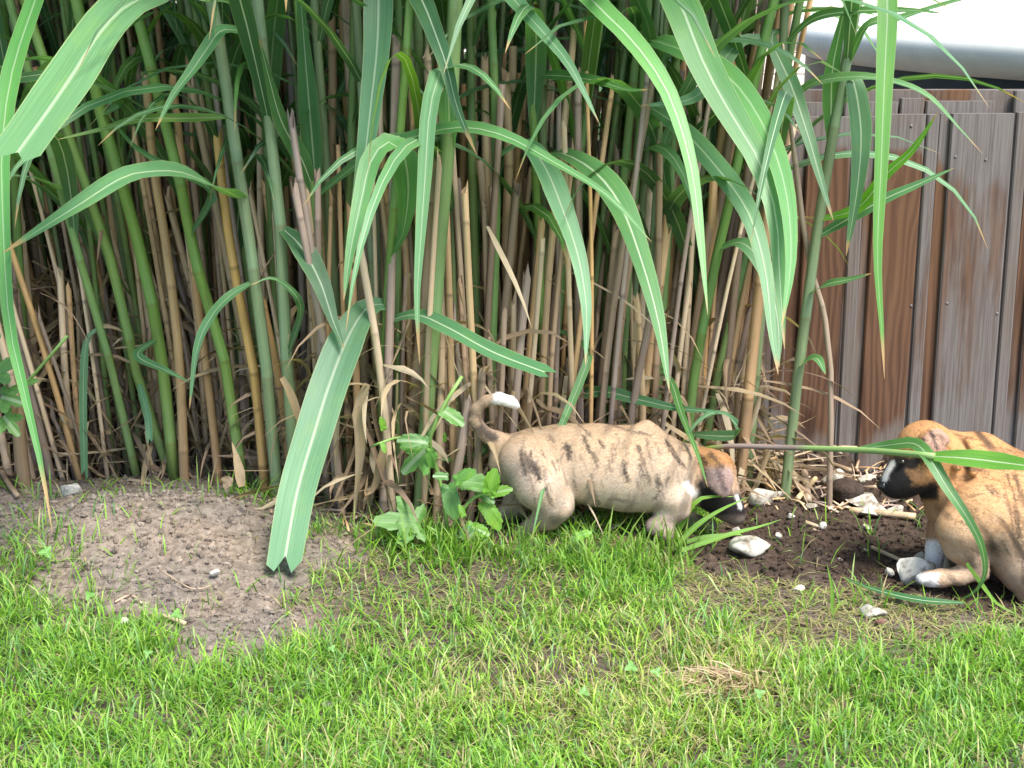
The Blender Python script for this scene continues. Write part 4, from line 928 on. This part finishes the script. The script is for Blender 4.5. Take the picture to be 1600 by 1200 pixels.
sprig('broadleaf_weed', [([(700, 840), (692, 770), (675, 710), (670, 690), (690, 640), (722, 588)], 3), ([(700, 842), (720, 800), (745, 775), (765, 772)], 2.6), ([(695, 838), (672, 825), (655, 815)], 2.5), ([(672, 698), (630, 683), (595, 692), (580, 698)], 2), ([(705, 845), (725, 800), (735, 780)], 2.2)],
      [(658, 818, -1, -.15, 86, G1, 3), (668, 700, -.75, .75, 66, G1, 3), (668, 692, -1, -.1, 52, G2, 1), (672, 702, .1, 1, 34, G1, 1), (690, 640, .9, .55, 46, G1, 1), (668, 690, .2, -1, 24, G2, 2), (700, 758, .2, .9, 58, G2, 2), (710, 752, 1, -.6, 42, G1, 1), (718, 752, 1, .15, 60, G1, 1), (745, 768, .9, .5, 36, G2, 1), (765, 772, .2, -1, 46, G3, 1), (765, 772, 1, -.25, 40, G3, 1), (755, 785, .5, .8, 56, G3, 1), (680, 828, .1, .7, 46, G1, 3), (728, 822, .8, .2, 44, G3, 1), (725, 830, .8, .6, 66, G2, 1), (700, 830, .9, .1, 44, G2, 2), (600, 672, -.2, -1, 24, G3, 1), (597, 692, .3, .9, 18, G3, 1), (668, 855, -.4, .3, 30, G1, 1), (695, 690, 0, -1, 16, G3, 2), (725, 808, -.3, -.9, 24, G3, 1), (700, 745, -.7, -.1, 26, G2, 2)],
      'bright green broad-leaved weed with toothed leaves left of the digging puppy', 'weed', -.03)
sprig('leafy_weed', [([(-30, 800), (-20, 700), (-5, 640), (40, 600), (105, 525)], 2.5)], [(-10, 590, .6, -.5, 60, G2, 3), (0, 620, .9, .2, 54, G2, 3), (5, 650, .7, .8, 46, G1, 3), (-20, 560, .5, -.9, 50, G2, 3), (40, 600, .9, -.3, 26, G1, 1)], 'green toothed weed at the left edge beside the hole', 'weed', .22)
sprig('seedling_weed', [([(905, 855), (908, 838)], 2)], [(900, 838, .9, -.25, 28, G3, 1), (905, 842, -.7, .0, 18, G1, 1)], 'single pale round-leaved seedling in the long grass under the left puppy', 'weed', -.06)
for px, py, s, lab in [(233, 1050, 22, 'clover in the lawn at lower left'), (985, 1072, 30, 'largest clover in the lawn left of the withered tuft'), (1025, 1080, 26, 'clover just left of the withered tuft'), (912, 1112, 26, 'clover below and left of the largest clover'), (1185, 1114, 26, 'clover right below the withered tuft'), (75, 888, 32, 'clover at the left edge of the dry soil heap'), (142, 957, 24, 'clover at the lower left border of the soil heap'), (278, 987, 28, 'clover at the lower right border of the soil heap'), (520, 1042, 18, 'tiny clover in the middle of the lawn')]:
    p = on_ground(px, py + 8); root = empty('clover', p, lab, 'clover', 'clovers in the lawn'); m = mpp(p[1]); top = p + [0, 0, .036]
    V, F, U = tube(spline([p, (p + top) / 2 + [.004, 0, 0], top], 5), .0009, 5); mesh('stem', V, F, M_cane, root, (.2, .34, .08), U, org=p)
    a0 = R(0, 6.28)
    for k in range(3):
        a = a0 + k * 2.094; weed_leaf(root, top, s * m * .40, [math.cos(a), math.sin(a) * .8, .6 * math.sin(a)], [0, -.6, .8], np.array([.15, .34, .06]) * R(.85, 1.1), 0, .56)

# ------------------------------------------------------------------ puppies: smooth-union distance field -> one continuous surface
def surface_nets(D, lo, h):
    S = D < 0; nx_, ny_, nz_ = D.shape
    c = [(a, b, d) for a in (0, 1) for b in (0, 1) for d in (0, 1)]
    sl = lambda A, a, b, d: A[a:nx_ - 1 + a, b:ny_ - 1 + b, d:nz_ - 1 + d]
    cnt = sum(sl(S, *q).astype(np.int8) for q in c); act = (cnt > 0) & (cnt < 8)
    I = np.argwhere(act); acc = np.zeros((len(I), 3)); num = np.zeros(len(I))
    for q in c:
        for ax in range(3):
            if q[ax]: continue
            q2 = list(q); q2[ax] = 1
            d0 = D[I[:, 0] + q[0], I[:, 1] + q[1], I[:, 2] + q[2]]; d1 = D[I[:, 0] + q2[0], I[:, 1] + q2[1], I[:, 2] + q2[2]]
            m = (d0 < 0) != (d1 < 0); t = np.where(m, d0 / np.where(m, d0 - d1, 1), 0)
            pt = np.tile(np.array(q, float), (len(I), 1)); pt[:, ax] = t; acc += pt * m[:, None]; num += m
    V = (I + acc / num[:, None]) * h + lo
    ids = -np.ones(act.shape, int); ids[act] = np.arange(len(I)); Fs = []
    for ax in range(3):
        a, b = (ax + 1) % 3, (ax + 2) % 3
        d0 = S; d1 = np.roll(S, -1, ax); X = d0 != d1
        g = np.argwhere(X); g = g[(g[:, a] > 0) & (g[:, b] > 0) & (g[:, 0] < nx_ - 1) & (g[:, 1] < ny_ - 1) & (g[:, 2] < nz_ - 1)]
        def cell(da, db): q = g.copy(); q[:, a] -= da; q[:, b] -= db; return ids[q[:, 0], q[:, 1], q[:, 2]]
        f = np.stack([cell(1, 1), cell(0, 1), cell(0, 0), cell(1, 0)], -1); ins = d0[g[:, 0], g[:, 1], g[:, 2]]
        f[~ins] = f[~ins][:, ::-1]; Fs.append(f[(f >= 0).all(1)])
    return V, np.concatenate(Fs)
def field(prims, h):
    allp = np.array([p for pr in prims for p in pr['pts']]); R_ = max(max(pr['r']) if 'r' in pr else max(pr['rad']) for pr in prims)
    lo = allp.min(0) - R_ - .02; hi = allp.max(0) + R_ + .02; n = np.ceil((hi - lo) / h).astype(int) + 1
    ax = [lo[k] + np.arange(n[k]) * h for k in range(3)]; D = np.full(n, 1.0, np.float32)
    for pr in prims:
        P_ = np.array(pr['pts']); rr = (max(pr['r']) if 'r' in pr else max(pr['rad'])) + .05
        i0 = np.maximum(((P_.min(0) - rr - lo) / h).astype(int), 0); i1 = np.minimum(((P_.max(0) + rr - lo) / h).astype(int) + 2, n)
        X, Y_, Z = np.meshgrid(*[ax[k][i0[k]:i1[k]].astype(np.float32) for k in range(3)], indexing='ij'); G = np.stack([X, Y_, Z], -1)
        if 'rad' in pr:
            q = (G - P_[0].astype(np.float32)) @ pr['axes'].T.astype(np.float32); r = np.array(pr['rad'], np.float32)
            k0 = np.linalg.norm(q / r, axis=-1); k1 = np.linalg.norm(q / r ** 2, axis=-1); d = k0 * (k0 - 1) / np.maximum(k1, 1e-6)
        else:
            d = np.full(X.shape, 9.0, np.float32)
            for a, b, ra, rb in zip(P_[:-1], P_[1:], pr['r'][:-1], pr['r'][1:]):
                ba = (b - a).astype(np.float32); pa = G - a.astype(np.float32)
                if 'flat' in pr: fn = unit(pr['flat'][0]).astype(np.float32); pa = pa + (pr['flat'][1] - 1) * ((pa - np.clip((pa @ ba) / (ba @ ba), 0, 1)[..., None] * ba) @ fn)[..., None] * fn
                t = np.clip((pa @ ba) / (ba @ ba), 0, 1); 
                e = np.linalg.norm(pa - t[..., None] * ba, axis=-1) - (ra + (rb - ra) * t); k = np.float32(.012); hh = np.clip(.5 + .5 * (d - e) / k, 0, 1); d = d * (1 - hh) + e * hh - k * hh * (1 - hh)
        sub = D[i0[0]:i1[0], i0[1]:i1[1], i0[2]:i1[2]]; k = np.float32(pr.get('k', .014)); hh = np.clip(.5 + .5 * (sub - d) / k, 0, 1)
        D[i0[0]:i1[0], i0[1]:i1[1], i0[2]:i1[2]] = sub * (1 - hh) + d * hh - k * hh * (1 - hh)
    return D, lo
def chain(Y0, nodes, k=.014):
    """nodes: px, py, depth offset, radius px"""
    return dict(pts=[at(x, y, Y0 + dy) for x, y, dy, r in nodes], r=[r * mpp(Y0 + dy, y) for x, y, dy, r in nodes], k=k)
def flap(Y0, nodes, nrm, f=3.2, k=.003): d = chain(Y0, nodes, k); d['flat'] = (np.array(nrm, float), f); return d
def ell(Y0, x, y, dy, ax1, ax2, rad, k=.006):
    a = unit(np.array(ax1, float)); b = unit(np.array(ax2, float) - a * np.dot(ax2, a)); c = np.cross(a, b)
    return dict(pts=[at(x, y, Y0 + dy)], rad=[q * mpp(Y0) for q in rad], axes=np.stack([a, b, c]), k=k)
def seg_mask(px, py, segs, warp):
    m = np.zeros(len(px))
    for x0, y0, x1, y1, w, s in segs:
        ab = np.array([x1 - x0, y1 - y0], float); t = np.clip(((px - x0) * ab[0] + (py - y0) * ab[1]) / (ab @ ab), 0, 1)
        d = np.hypot(px - x0 - t * ab[0], py - y0 - t * ab[1]) + warp * w * 1.7; m = np.maximum(m, s * sstep(w * 1.15, w * .35, d))
    return m
def build_puppy(prims, Y0, colf, root, hairdir, h=.003, nfur=52000):
    D, lo = field(prims, h); V, F = surface_nets(D, lo, h)
    # light smoothing keeps the limbs round
    E = np.concatenate([F[:, [0, 1]], F[:, [1, 2]], F[:, [2, 3]], F[:, [3, 0]]]); deg = np.bincount(E.ravel(), minlength=len(V))[:, None]
    for _ in range(3):
        s = np.zeros_like(V); np.add.at(s, E[:, 0], V[E[:, 1]]); np.add.at(s, E[:, 1], V[E[:, 0]]); V = V * .5 + .5 * s / np.maximum(deg, 1)
    nf = np.cross(V[F[:, 2]] - V[F[:, 0]], V[F[:, 3]] - V[F[:, 1]]); nv = np.zeros_like(V)
    for k in range(4): np.add.at(nv, F[:, k], nf)
    nv = unit(nv); V = V + nv * ((fbm(V, 14, 91, 2) - .5) * .0035)[:, None]
    body = mesh('body', V, F, M_fur, root, colf(V, nv), org=np.array(root.location))
    a = np.linalg.norm(nf, axis=1); pick_ = rng.choice(len(F), nfur, p=a / a.sum()); u = rng.random((nfur, 1)); w = rng.random((nfur, 1)); q = F[pick_]
    B = (V[q[:, 0]] * (1 - u) + V[q[:, 1]] * u) * (1 - w) + (V[q[:, 3]] * (1 - u) + V[q[:, 2]] * u) * w; n_ = unit(nf[pick_])
    d = hairdir(B) + rng.normal(0, .22, (nfur, 3)); d = unit(d - n_ * (d * n_).sum(1, keepdims=True)); L = rng.uniform(.004, .008, (nfur, 1))
    side = unit(np.cross(n_, d)) * rng.uniform(.0003, .0006, (nfur, 1)); tip = B + d * L + n_ * L * rng.uniform(.08, .32, (nfur, 1)); B = B - n_ * .0008
    Vh = np.stack([B - side, B + side, tip], 1).reshape(-1, 3); Fh = np.arange(nfur * 3).reshape(-1, 3); ch = colf(B, n_) * rng.uniform(.72, 1.3, (nfur, 1))
    tag(mesh('fur', Vh, Fh, M_fur, root, np.repeat(ch, 3, 0), smooth=False, org=np.array(root.location)), kind='stuff')
    return body
def ball(name, p, r, mat, root, sq=(1, 1, 1)):
    V, F = ICO[3]; return mesh(name, V * r * np.array(sq) + p, F, mat, root, org=p)
def fold(nodes, Y0, k=.006): return chain(Y0, nodes, k)
TAN = np.array([.47, .325, .205]); PALE = np.array([.56, .43, .32]); ORG = np.array([.30, .155, .062]); DARK = np.array([.016, .013, .013]); WHITE = np.array([.74, .72, .70])

def strands(segs, seed, area, tilt, nrand):
    r = np.random.default_rng(seed); out = []
    for x0, y0, x1, y1, w, st in segs:
        out.append((x0, y0, x1, y1, w * .62, st * .75))
        for _ in range(4):
            a, b = sorted(r.uniform(-.25, 1.25, 2)); j = r.normal(0, w * .6, 2); out.append((x0 + (x1 - x0) * a + j[0], y0 + (y1 - y0) * a + j[1] * .4, x0 + (x1 - x0) * b + j[0] + r.normal(0, 1.2), y0 + (y1 - y0) * b + 1 + j[1] * .4, max(1.3, w * r.uniform(.22, .42)), min(1, st * r.uniform(.8, 1.15))))
    for _ in range(nrand):
        x, y = r.uniform(area[0], area[1]), r.uniform(area[2], area[3]); l = r.uniform(.3, 1.1); out.append((x, y, x + tilt[0] * l + r.normal(0, 2), y + tilt[1] * l, r.uniform(1.0, 2.3), r.uniform(.2, .6)))
    return out
YA = .05
pa = empty('puppy', (*at(950, 845, YA)[:2], 0), 'tan brindle puppy digging with its head down and tail curled up', 'dog')
A = [chain(YA, [(800, 720, .01, 36), (835, 722, .0, 52), (880, 720, 0, 57), (930, 726, 0, 62), (980, 732, 0, 65), (1025, 739, 0, 61), (1058, 745, 0, 50), (1085, 747, 0, 40)], .02),
     chain(YA, [(1010, 700, -.01, 34), (1030, 735, -.035, 42), (1040, 765, -.045, 34)], .018), chain(YA, [(1010, 700, .03, 33), (1030, 740, .05, 40)], .018),
     # head
     chain(YA, [(1080, 738, 0, 43), (1107, 743, 0, 39), (1121, 768, 0, 33), (1136, 789, 0, 23), (1149, 804, 0, 16)], .012),
     flap(YA, [(1106, 722, -.043, 13), (1118, 727, -.053, 17), (1126, 749, -.062, 18), (1131, 765, -.066, 12)], (-.1, -1, .15)), ell(YA, 1135, 730, .045, (.5, .1, -1), (1, .25, .5), (28, 16, 5.5), .006),
     # near hind leg
     chain(YA, [(822, 720, -.034, 42), (845, 757, -.054, 40), (866, 788, -.058, 29), (856, 806, -.052, 21), (832, 822, -.04, 13), (815, 834, -.03, 11), (822, 848, -.035, 10), (845, 856, -.035, 11)], .007),
     # far hind leg
     chain(YA, [(815, 730, .04, 38), (815, 770, .05, 26), (800, 796, .045, 15), (772, 812, .03, 11), (768, 832, .02, 10), (782, 850, .0, 11)], .012),
     # near foreleg folded while digging
     chain(YA, [(1034, 758, -.045, 32), (1056, 778, -.06, 23), (1060, 796, -.06, 16), (1040, 812, -.06, 14), (1024, 822, -.06, 12), (1042, 834, -.075, 12)], .008),
     chain(YA, [(1030, 768, .045, 28), (1046, 800, .05, 17), (1078, 815, .04, 13), (1108, 822, .02, 12)], .010),
     # tail
     chain(YA, [(795, 700, .01, 20), (776, 688, .01, 12.5), (756, 676, .01, 8.8), (743, 656, .01, 7.8), (745, 637, .008, 7.4), (760, 626, .004, 7.4), (780, 622, 0, 7.8), (798, 627, 0, 7), (810, 635, 0, 4)], .012),
     # skin folds of the neck and shoulder
     fold([(1052, 742, -.052, 7), (1066, 752, -.050, 7), (1074, 764, -.046, 6)], YA), fold([(1046, 760, -.06, 7), (1062, 762, -.060, 7), (1074, 772, -.054, 6)], YA), fold([(1060, 702, -.028, 8), (1074, 722, -.040, 8), (1078, 745, -.045, 7)], YA),
     fold([(996, 674, -.02, 10), (1010, 670, -.012, 11), (1024, 676, -.012, 10)], YA, .01)]
SEG_A = [(815, 705, 822, 735, 7, .8), (826, 712, 832, 740, 6, .75), (835, 725, 845, 748, 8, .8), (886, 698, 888, 716, 11, .95), (877, 712, 874, 735, 4, .5), (912, 682, 920, 702, 5, .9), (918, 700, 930, 718, 3.5, .7), (936, 688, 944, 698, 3.5, .8), (905, 664, 924, 680, 3, .6), (974, 720, 982, 750, 6, .85), (1000, 706, 1012, 742, 6, .7), (996, 696, 998, 706, 4, .7), (999, 738, 996, 760, 3, .6), (1010, 690, 1020, 735, 3, .5), (1028, 748, 1030, 762, 6, .8), (1030, 765, 1022, 780, 4, .8), (1046, 694, 1072, 732, 4.5, .85), (1050, 708, 1053, 716, 4, .7), (1042, 748, 1040, 760, 3, .7), (852, 762, 860, 788, 4, .7), (922, 760, 930, 786, 9, .55), (960, 778, 990, 786, 7, .4), (960, 666, 1000, 678, 3, .5), (1000, 675, 1018, 680, 3, .7), (1060, 698, 1070, 704, 3, .6), (858, 680, 866, 690, 5, .45), (950, 715, 955, 735, 3, .35), (848, 735, 856, 765, 4, .5)]
SEG_AS = strands(SEG_A, 3, (812, 1075, 668, 780), (6, 24), 70)
def col_a(P, n):
    px, py = proj(P); w = (fbm(P, 55, 3, 3) - .5) + .8 * (vnoise(P * [1, 1, .28], 420, 8) - .5); g = lambda x, a, b: sstep(a, b, x)[:, None]
    c = TAN * (1 - .0) + (PALE - TAN) * g(py + w * 30, 690, 775); c = c + (ORG - c) * g(px + w * 25, 1072, 1100) * .55 * g(py, 790, 740)
    grey = np.exp(-(((px - 805) / 36) ** 2 + ((py - 748) / 52) ** 2))[:, None]; c = c * (1 - .55 * grey) + np.array([.20, .18, .175]) * .55 * grey
    m = seg_mask(px, py, SEG_AS, w)[:, None] * (.72 + .28 * np.clip(.5 + 2 * w, 0, 1))[:, None]; fb_ = sstep(.62, .95, np.sin(px * .16 + py * .05 + 9 * fbm(P, 9, 44)) * .5 + .5)[:, None] * sstep(.48, .7, fbm(P, 14, 45))[:, None] * .40; m = np.maximum(np.clip(m * 1.3, 0, .96), fb_); c = c * (1 - m) + DARK * m
    bl = g(-py + w * 20, -800, -822) * 0; c = c * (1 - .35 * g(py + w * 25, 780, 808) * g(-px, -1010, -890))                        # shade under the belly, put into the coat colour
    head = g(px + w * 8, 1084, 1096) * g(py - (px - 1100) * .35 + w * 12, 744, 762); c = c * (1 - head) + DARK * head
    ear = (P[:, 1] < YA - .049)[:, None] * g(px, 1096, 1104) * g(-py, -782, -776) * g(py, 712, 722); ec = np.array([.30, .21, .18]) + (np.array([.07, .05, .05]) - np.array([.30, .21, .18])) * np.clip(seg_mask(px, py, [(1118, 722, 1132, 765, 5, .8), (1104, 726, 1112, 748, 3.5, .4)], w), 0, 1)[:, None]; c = c * (1 - ear) + ec * ear
    sk = g(px + w * 6, 1088, 1094) * (1 - g(py, 722, 736)) ; c = c * (1 - sk) + ORG * 1.1 * sk; s2 = seg_mask(px, py, [(1094, 712, 1104, 724, 4, .8), (1110, 708, 1128, 730, 3.5, .7)], w)[:, None]; c = c * (1 - s2) + DARK * s2
    bz = seg_mask(px, py, [(1151, 775, 1157, 793, 4, 1), (1074, 758, 1084, 772, 8, .9)], w * .4)[:, None]; c = c * (1 - bz) + WHITE * bz
    tl = g(-px, -790, -770) * g(-py, -690, -684); tc = np.array([.30, .22, .155]); c = c * (1 - tl * .8) + tc * tl * .8
    dk = seg_mask(px, py, [(752, 668, 772, 684, 9, .85), (748, 650, 756, 672, 4, .6)], w * .5)[:, None]; c = c * (1 - dk) + DARK * 1.5 * dk
    wt = g(px + w * 3, 767, 775) * g(-py, -648, -642) * g(-px, -830, -820); c = c * (1 - wt) + WHITE * wt
    ft = g(py, 838, 846) + 0; c = c * (1 - ft) + np.array([.42, .40, .39]) * ft
    fr_ = g(py, 800, 812) * g(px, 1005, 1015); c = c * (1 - fr_ * .7) + np.array([.26, .20, .17]) * .7 * fr_
    return c
build_puppy(A, YA, col_a, pa, lambda P: np.tile([-1.0, 0, -.35], (len(P), 1)))
ball('nose', at(1153, 808, YA - .003), .0085, M_nose, pa); ball('eye', at(1128, 764, YA - .028), .005, M_eye, pa); ball('eye', at(1132, 764, YA + .028), .005, M_eye, pa)

YB = -.06
pb = empty('puppy', (*at(1540, 925, YB)[:2], 0), 'tan brindle puppy with dark muzzle sitting by the fence, facing left', 'dog')
B_ = [chain(YB, [(1478, 722, .02, 42), (1512, 745, .02, 56), (1552, 775, 0, 72), (1590, 812, -.03, 80), (1612, 850, -.05, 72)], .022),
      chain(YB, [(1486, 715, .03, 40), (1530, 722, .03, 44), (1575, 752, .01, 52)], .02),
      # head
      chain(YB, [(1474, 712, .01, 40), (1446, 702, -.01, 43), (1436, 722, -.015, 40)], .014), chain(YB, [(1456, 730, .0, 36), (1486, 772, .01, 46)], .016),
      chain(YB, [(1437, 724, -.012, 38), (1419, 740, -.016, 33), (1406, 750, -.018, 27), (1395, 757, -.020, 19)], .010),
      flap(YB, [(1446, 682, -.046, 11), (1460, 681, -.050, 13), (1474, 687, -.052, 11)], (-.1, -1, .3)), flap(YB, [(1460, 687, -.052, 19), (1455, 704, -.060, 16), (1448, 724, -.064, 6)], (-.1, -1, .12)), ell(YB, 1424, 690, .045, (-.2, .2, -1), (1, .4, 0), (22, 16, 5), .006),
      # chest and forelegs
      chain(YB, [(1498, 760, .01, 46), (1488, 800, .01, 36), (1470, 832, .0, 20), (1462, 858, -.005, 14), (1457, 884, -.01, 12), (1448, 893, -.02, 12)], .014),
      chain(YB, [(1452, 888, -.034, 6), (1442, 896, -.038, 6)], .004), chain(YB, [(1450, 888, -.018, 6.5), (1439, 895, -.018, 6.5)], .004), chain(YB, [(1510, 770, .07, 40), (1500, 830, .07, 20), (1494, 870, .06, 14), (1484, 890, .05, 12)], .014),
      # near hind leg, folded: thigh, knee forward, shank back to the hock, long foot forward
      chain(YB, [(1572, 815, -.05, 58), (1530, 806, -.07, 52), (1500, 828, -.085, 36), (1502, 852, -.085, 26), (1525, 876, -.085, 17), (1530, 893, -.085, 13), (1500, 900, -.09, 12), (1470, 903, -.095, 12), (1450, 905, -.10, 12)], .012),
      chain(YB, [(1452, 901, -.108, 7), (1440, 906, -.112, 7)], .004), chain(YB, [(1450, 900, -.094, 7), (1437, 904, -.094, 7)], .004), chain(YB, [(1452, 900, -.08, 7), (1440, 902, -.078, 7)], .004),
      chain(YB, [(1590, 850, -.05, 62), (1605, 890, -.08, 40), (1612, 925, -.09, 22), (1640, 940, -.10, 13)], .016),
      # folds of the neck
      fold([(1490, 684, -.018, 8), (1500, 706, -.036, 8), (1496, 730, -.045, 7)], YB), fold([(1512, 688, -.012, 8), (1524, 712, -.034, 8), (1520, 738, -.048, 7)], YB)]
SEG_B = [(1504, 724, 1520, 716, 4, .7), (1520, 712, 1552, 716, 3.5, .7), (1530, 720, 1560, 728, 4, .6), (1505, 730, 1545, 738, 6, .75), (1548, 762, 1558, 772, 9, .8), (1510, 775, 1530, 772, 5, .45), (1585, 745, 1600, 790, 6, .7), (1586, 790, 1594, 840, 7, .7), (1578, 830, 1590, 870, 5, .65), (1488, 782, 1500, 790, 4, .4), (1540, 830, 1560, 860, 12, .5), (1562, 700, 1590, 730, 3, .5), (1478, 690, 1490, 720, 2.5, .5), (1500, 680, 1540, 690, 2.5, .5), (1545, 690, 1570, 712, 3, .5), (1600, 860, 1604, 910, 6, .5), (1570, 760, 1576, 800, 4, .5)]
SEG_BS = strands(SEG_B, 4, (1490, 1615, 685, 860), (20, 8), 90)
def col_b(P, n):
    px, py = proj(P); w = (fbm(P, 55, 13, 3) - .5) + .8 * (vnoise(P * [.5, 1, .5], 420, 18) - .5); g = lambda x, a, b: sstep(a, b, x)[:, None]
    c = ORG * 1.5 + (TAN * np.array([.90, .80, .68]) - ORG * 1.5) * g(py + w * 60, 700, 850); c = c + (PALE * .85 - c) * g(py + w * 40, 800, 880) * .6
    m = seg_mask(px, py, SEG_BS, w)[:, None] * (.7 + .3 * np.clip(.5 + 2 * w, 0, 1))[:, None]; fb_ = sstep(.6, .95, np.sin(px * .15 - py * .12 + 9 * fbm(P, 9, 54)) * .5 + .5)[:, None] * sstep(.38, .62, fbm(P, 14, 55))[:, None] * .8; m = np.maximum(np.clip(m * 1.25, 0, .95), fb_); c = c * (1 - m) + DARK * m
    lg = np.exp(-(((px - 1535) / 28) ** 2 + ((py - 872) / 26) ** 2))[:, None]; c = c * (1 - .6 * lg) + np.array([.11, .085, .065]) * .6 * lg  # shading at the shank, put into the coat colour
    hd = g(-px + w * 5, -1470, -1462) * g(-py, -785, -776); fore = (P[:, 1] > YB - .045)[:, None] * 1.0; c = c * (1 - hd) + ORG * 1.25 * hd
    mz = g(-px - (py - 740) * .25 + w * 14, -1442, -1424) * g(py + w * 8, 706, 720); mz = np.maximum(mz, g(py + w * 10, 748, 760) * hd); c = c * (1 - mz) + DARK * mz
    ey = seg_mask(px, py, [(1402, 716, 1416, 724, 9, .9), (1418, 684, 1424, 700, 3, .7), (1432, 735, 1446, 748, 4, .4)], w * .5)[:, None]; c = c * (1 - ey) + DARK * ey
    ck = seg_mask(px, py, [(1424, 740, 1436, 742, 11, .9)], w * .5)[:, None]; c = c * (1 - ck) + np.array([.30, .16, .08]) * ck
    bz = seg_mask(px, py, [(1394, 724, 1382, 748, 6, .7)], w * .4)[:, None] * hd * g(-n[:, 0], .35, .6); c = c * (1 - bz) + WHITE * bz
    ear = (P[:, 1] < YB - .0505)[:, None] * g(px, 1434, 1440) * g(-px, -1488, -1482) * g(-py, -718, -712) * g(py, 658, 668); ec = np.array([.38, .23, .165]) + (np.array([.05, .035, .03]) - np.array([.38, .23, .165])) * seg_mask(px, py, [(1454, 674, 1464, 702, 3.2, .95), (1442, 684, 1447, 712, 4.5, .9), (1470, 680, 1474, 694, 3, .5)], w)[:, None]; c = c * (1 - ear) + ec * ear
    fl = fore * g(-px, -1482, -1474) * g(py, 838, 848) * g(-py, -896, -890); c = c * (1 - fl) + (WHITE * .85) * fl
    fb = fore * g(-px, -1482, -1474) * g(py, 806, 816) * (1 - g(py + w * 10, 838, 846)); c = c * (1 - fb * .6) + np.array([.22, .10, .05]) * .6 * fb
    ht = g(-px + w * 4, -1470, -1462) * g(py, 893, 897); c = c * (1 - ht) + WHITE * ht
    return c
build_puppy(B_, YB, col_b, pb, lambda P: np.tile([.9, -.2, -.45], (len(P), 1)))
ball('nose', at(1379, 758, YB - .022), .0100, M_nose, pb, (1, 1.3, .9)); ball('eye', at(1410, 722, YB - .046), .0050, M_eye, pb); ball('eye', at(1402, 722, YB + .012), .0050, M_eye, pb)
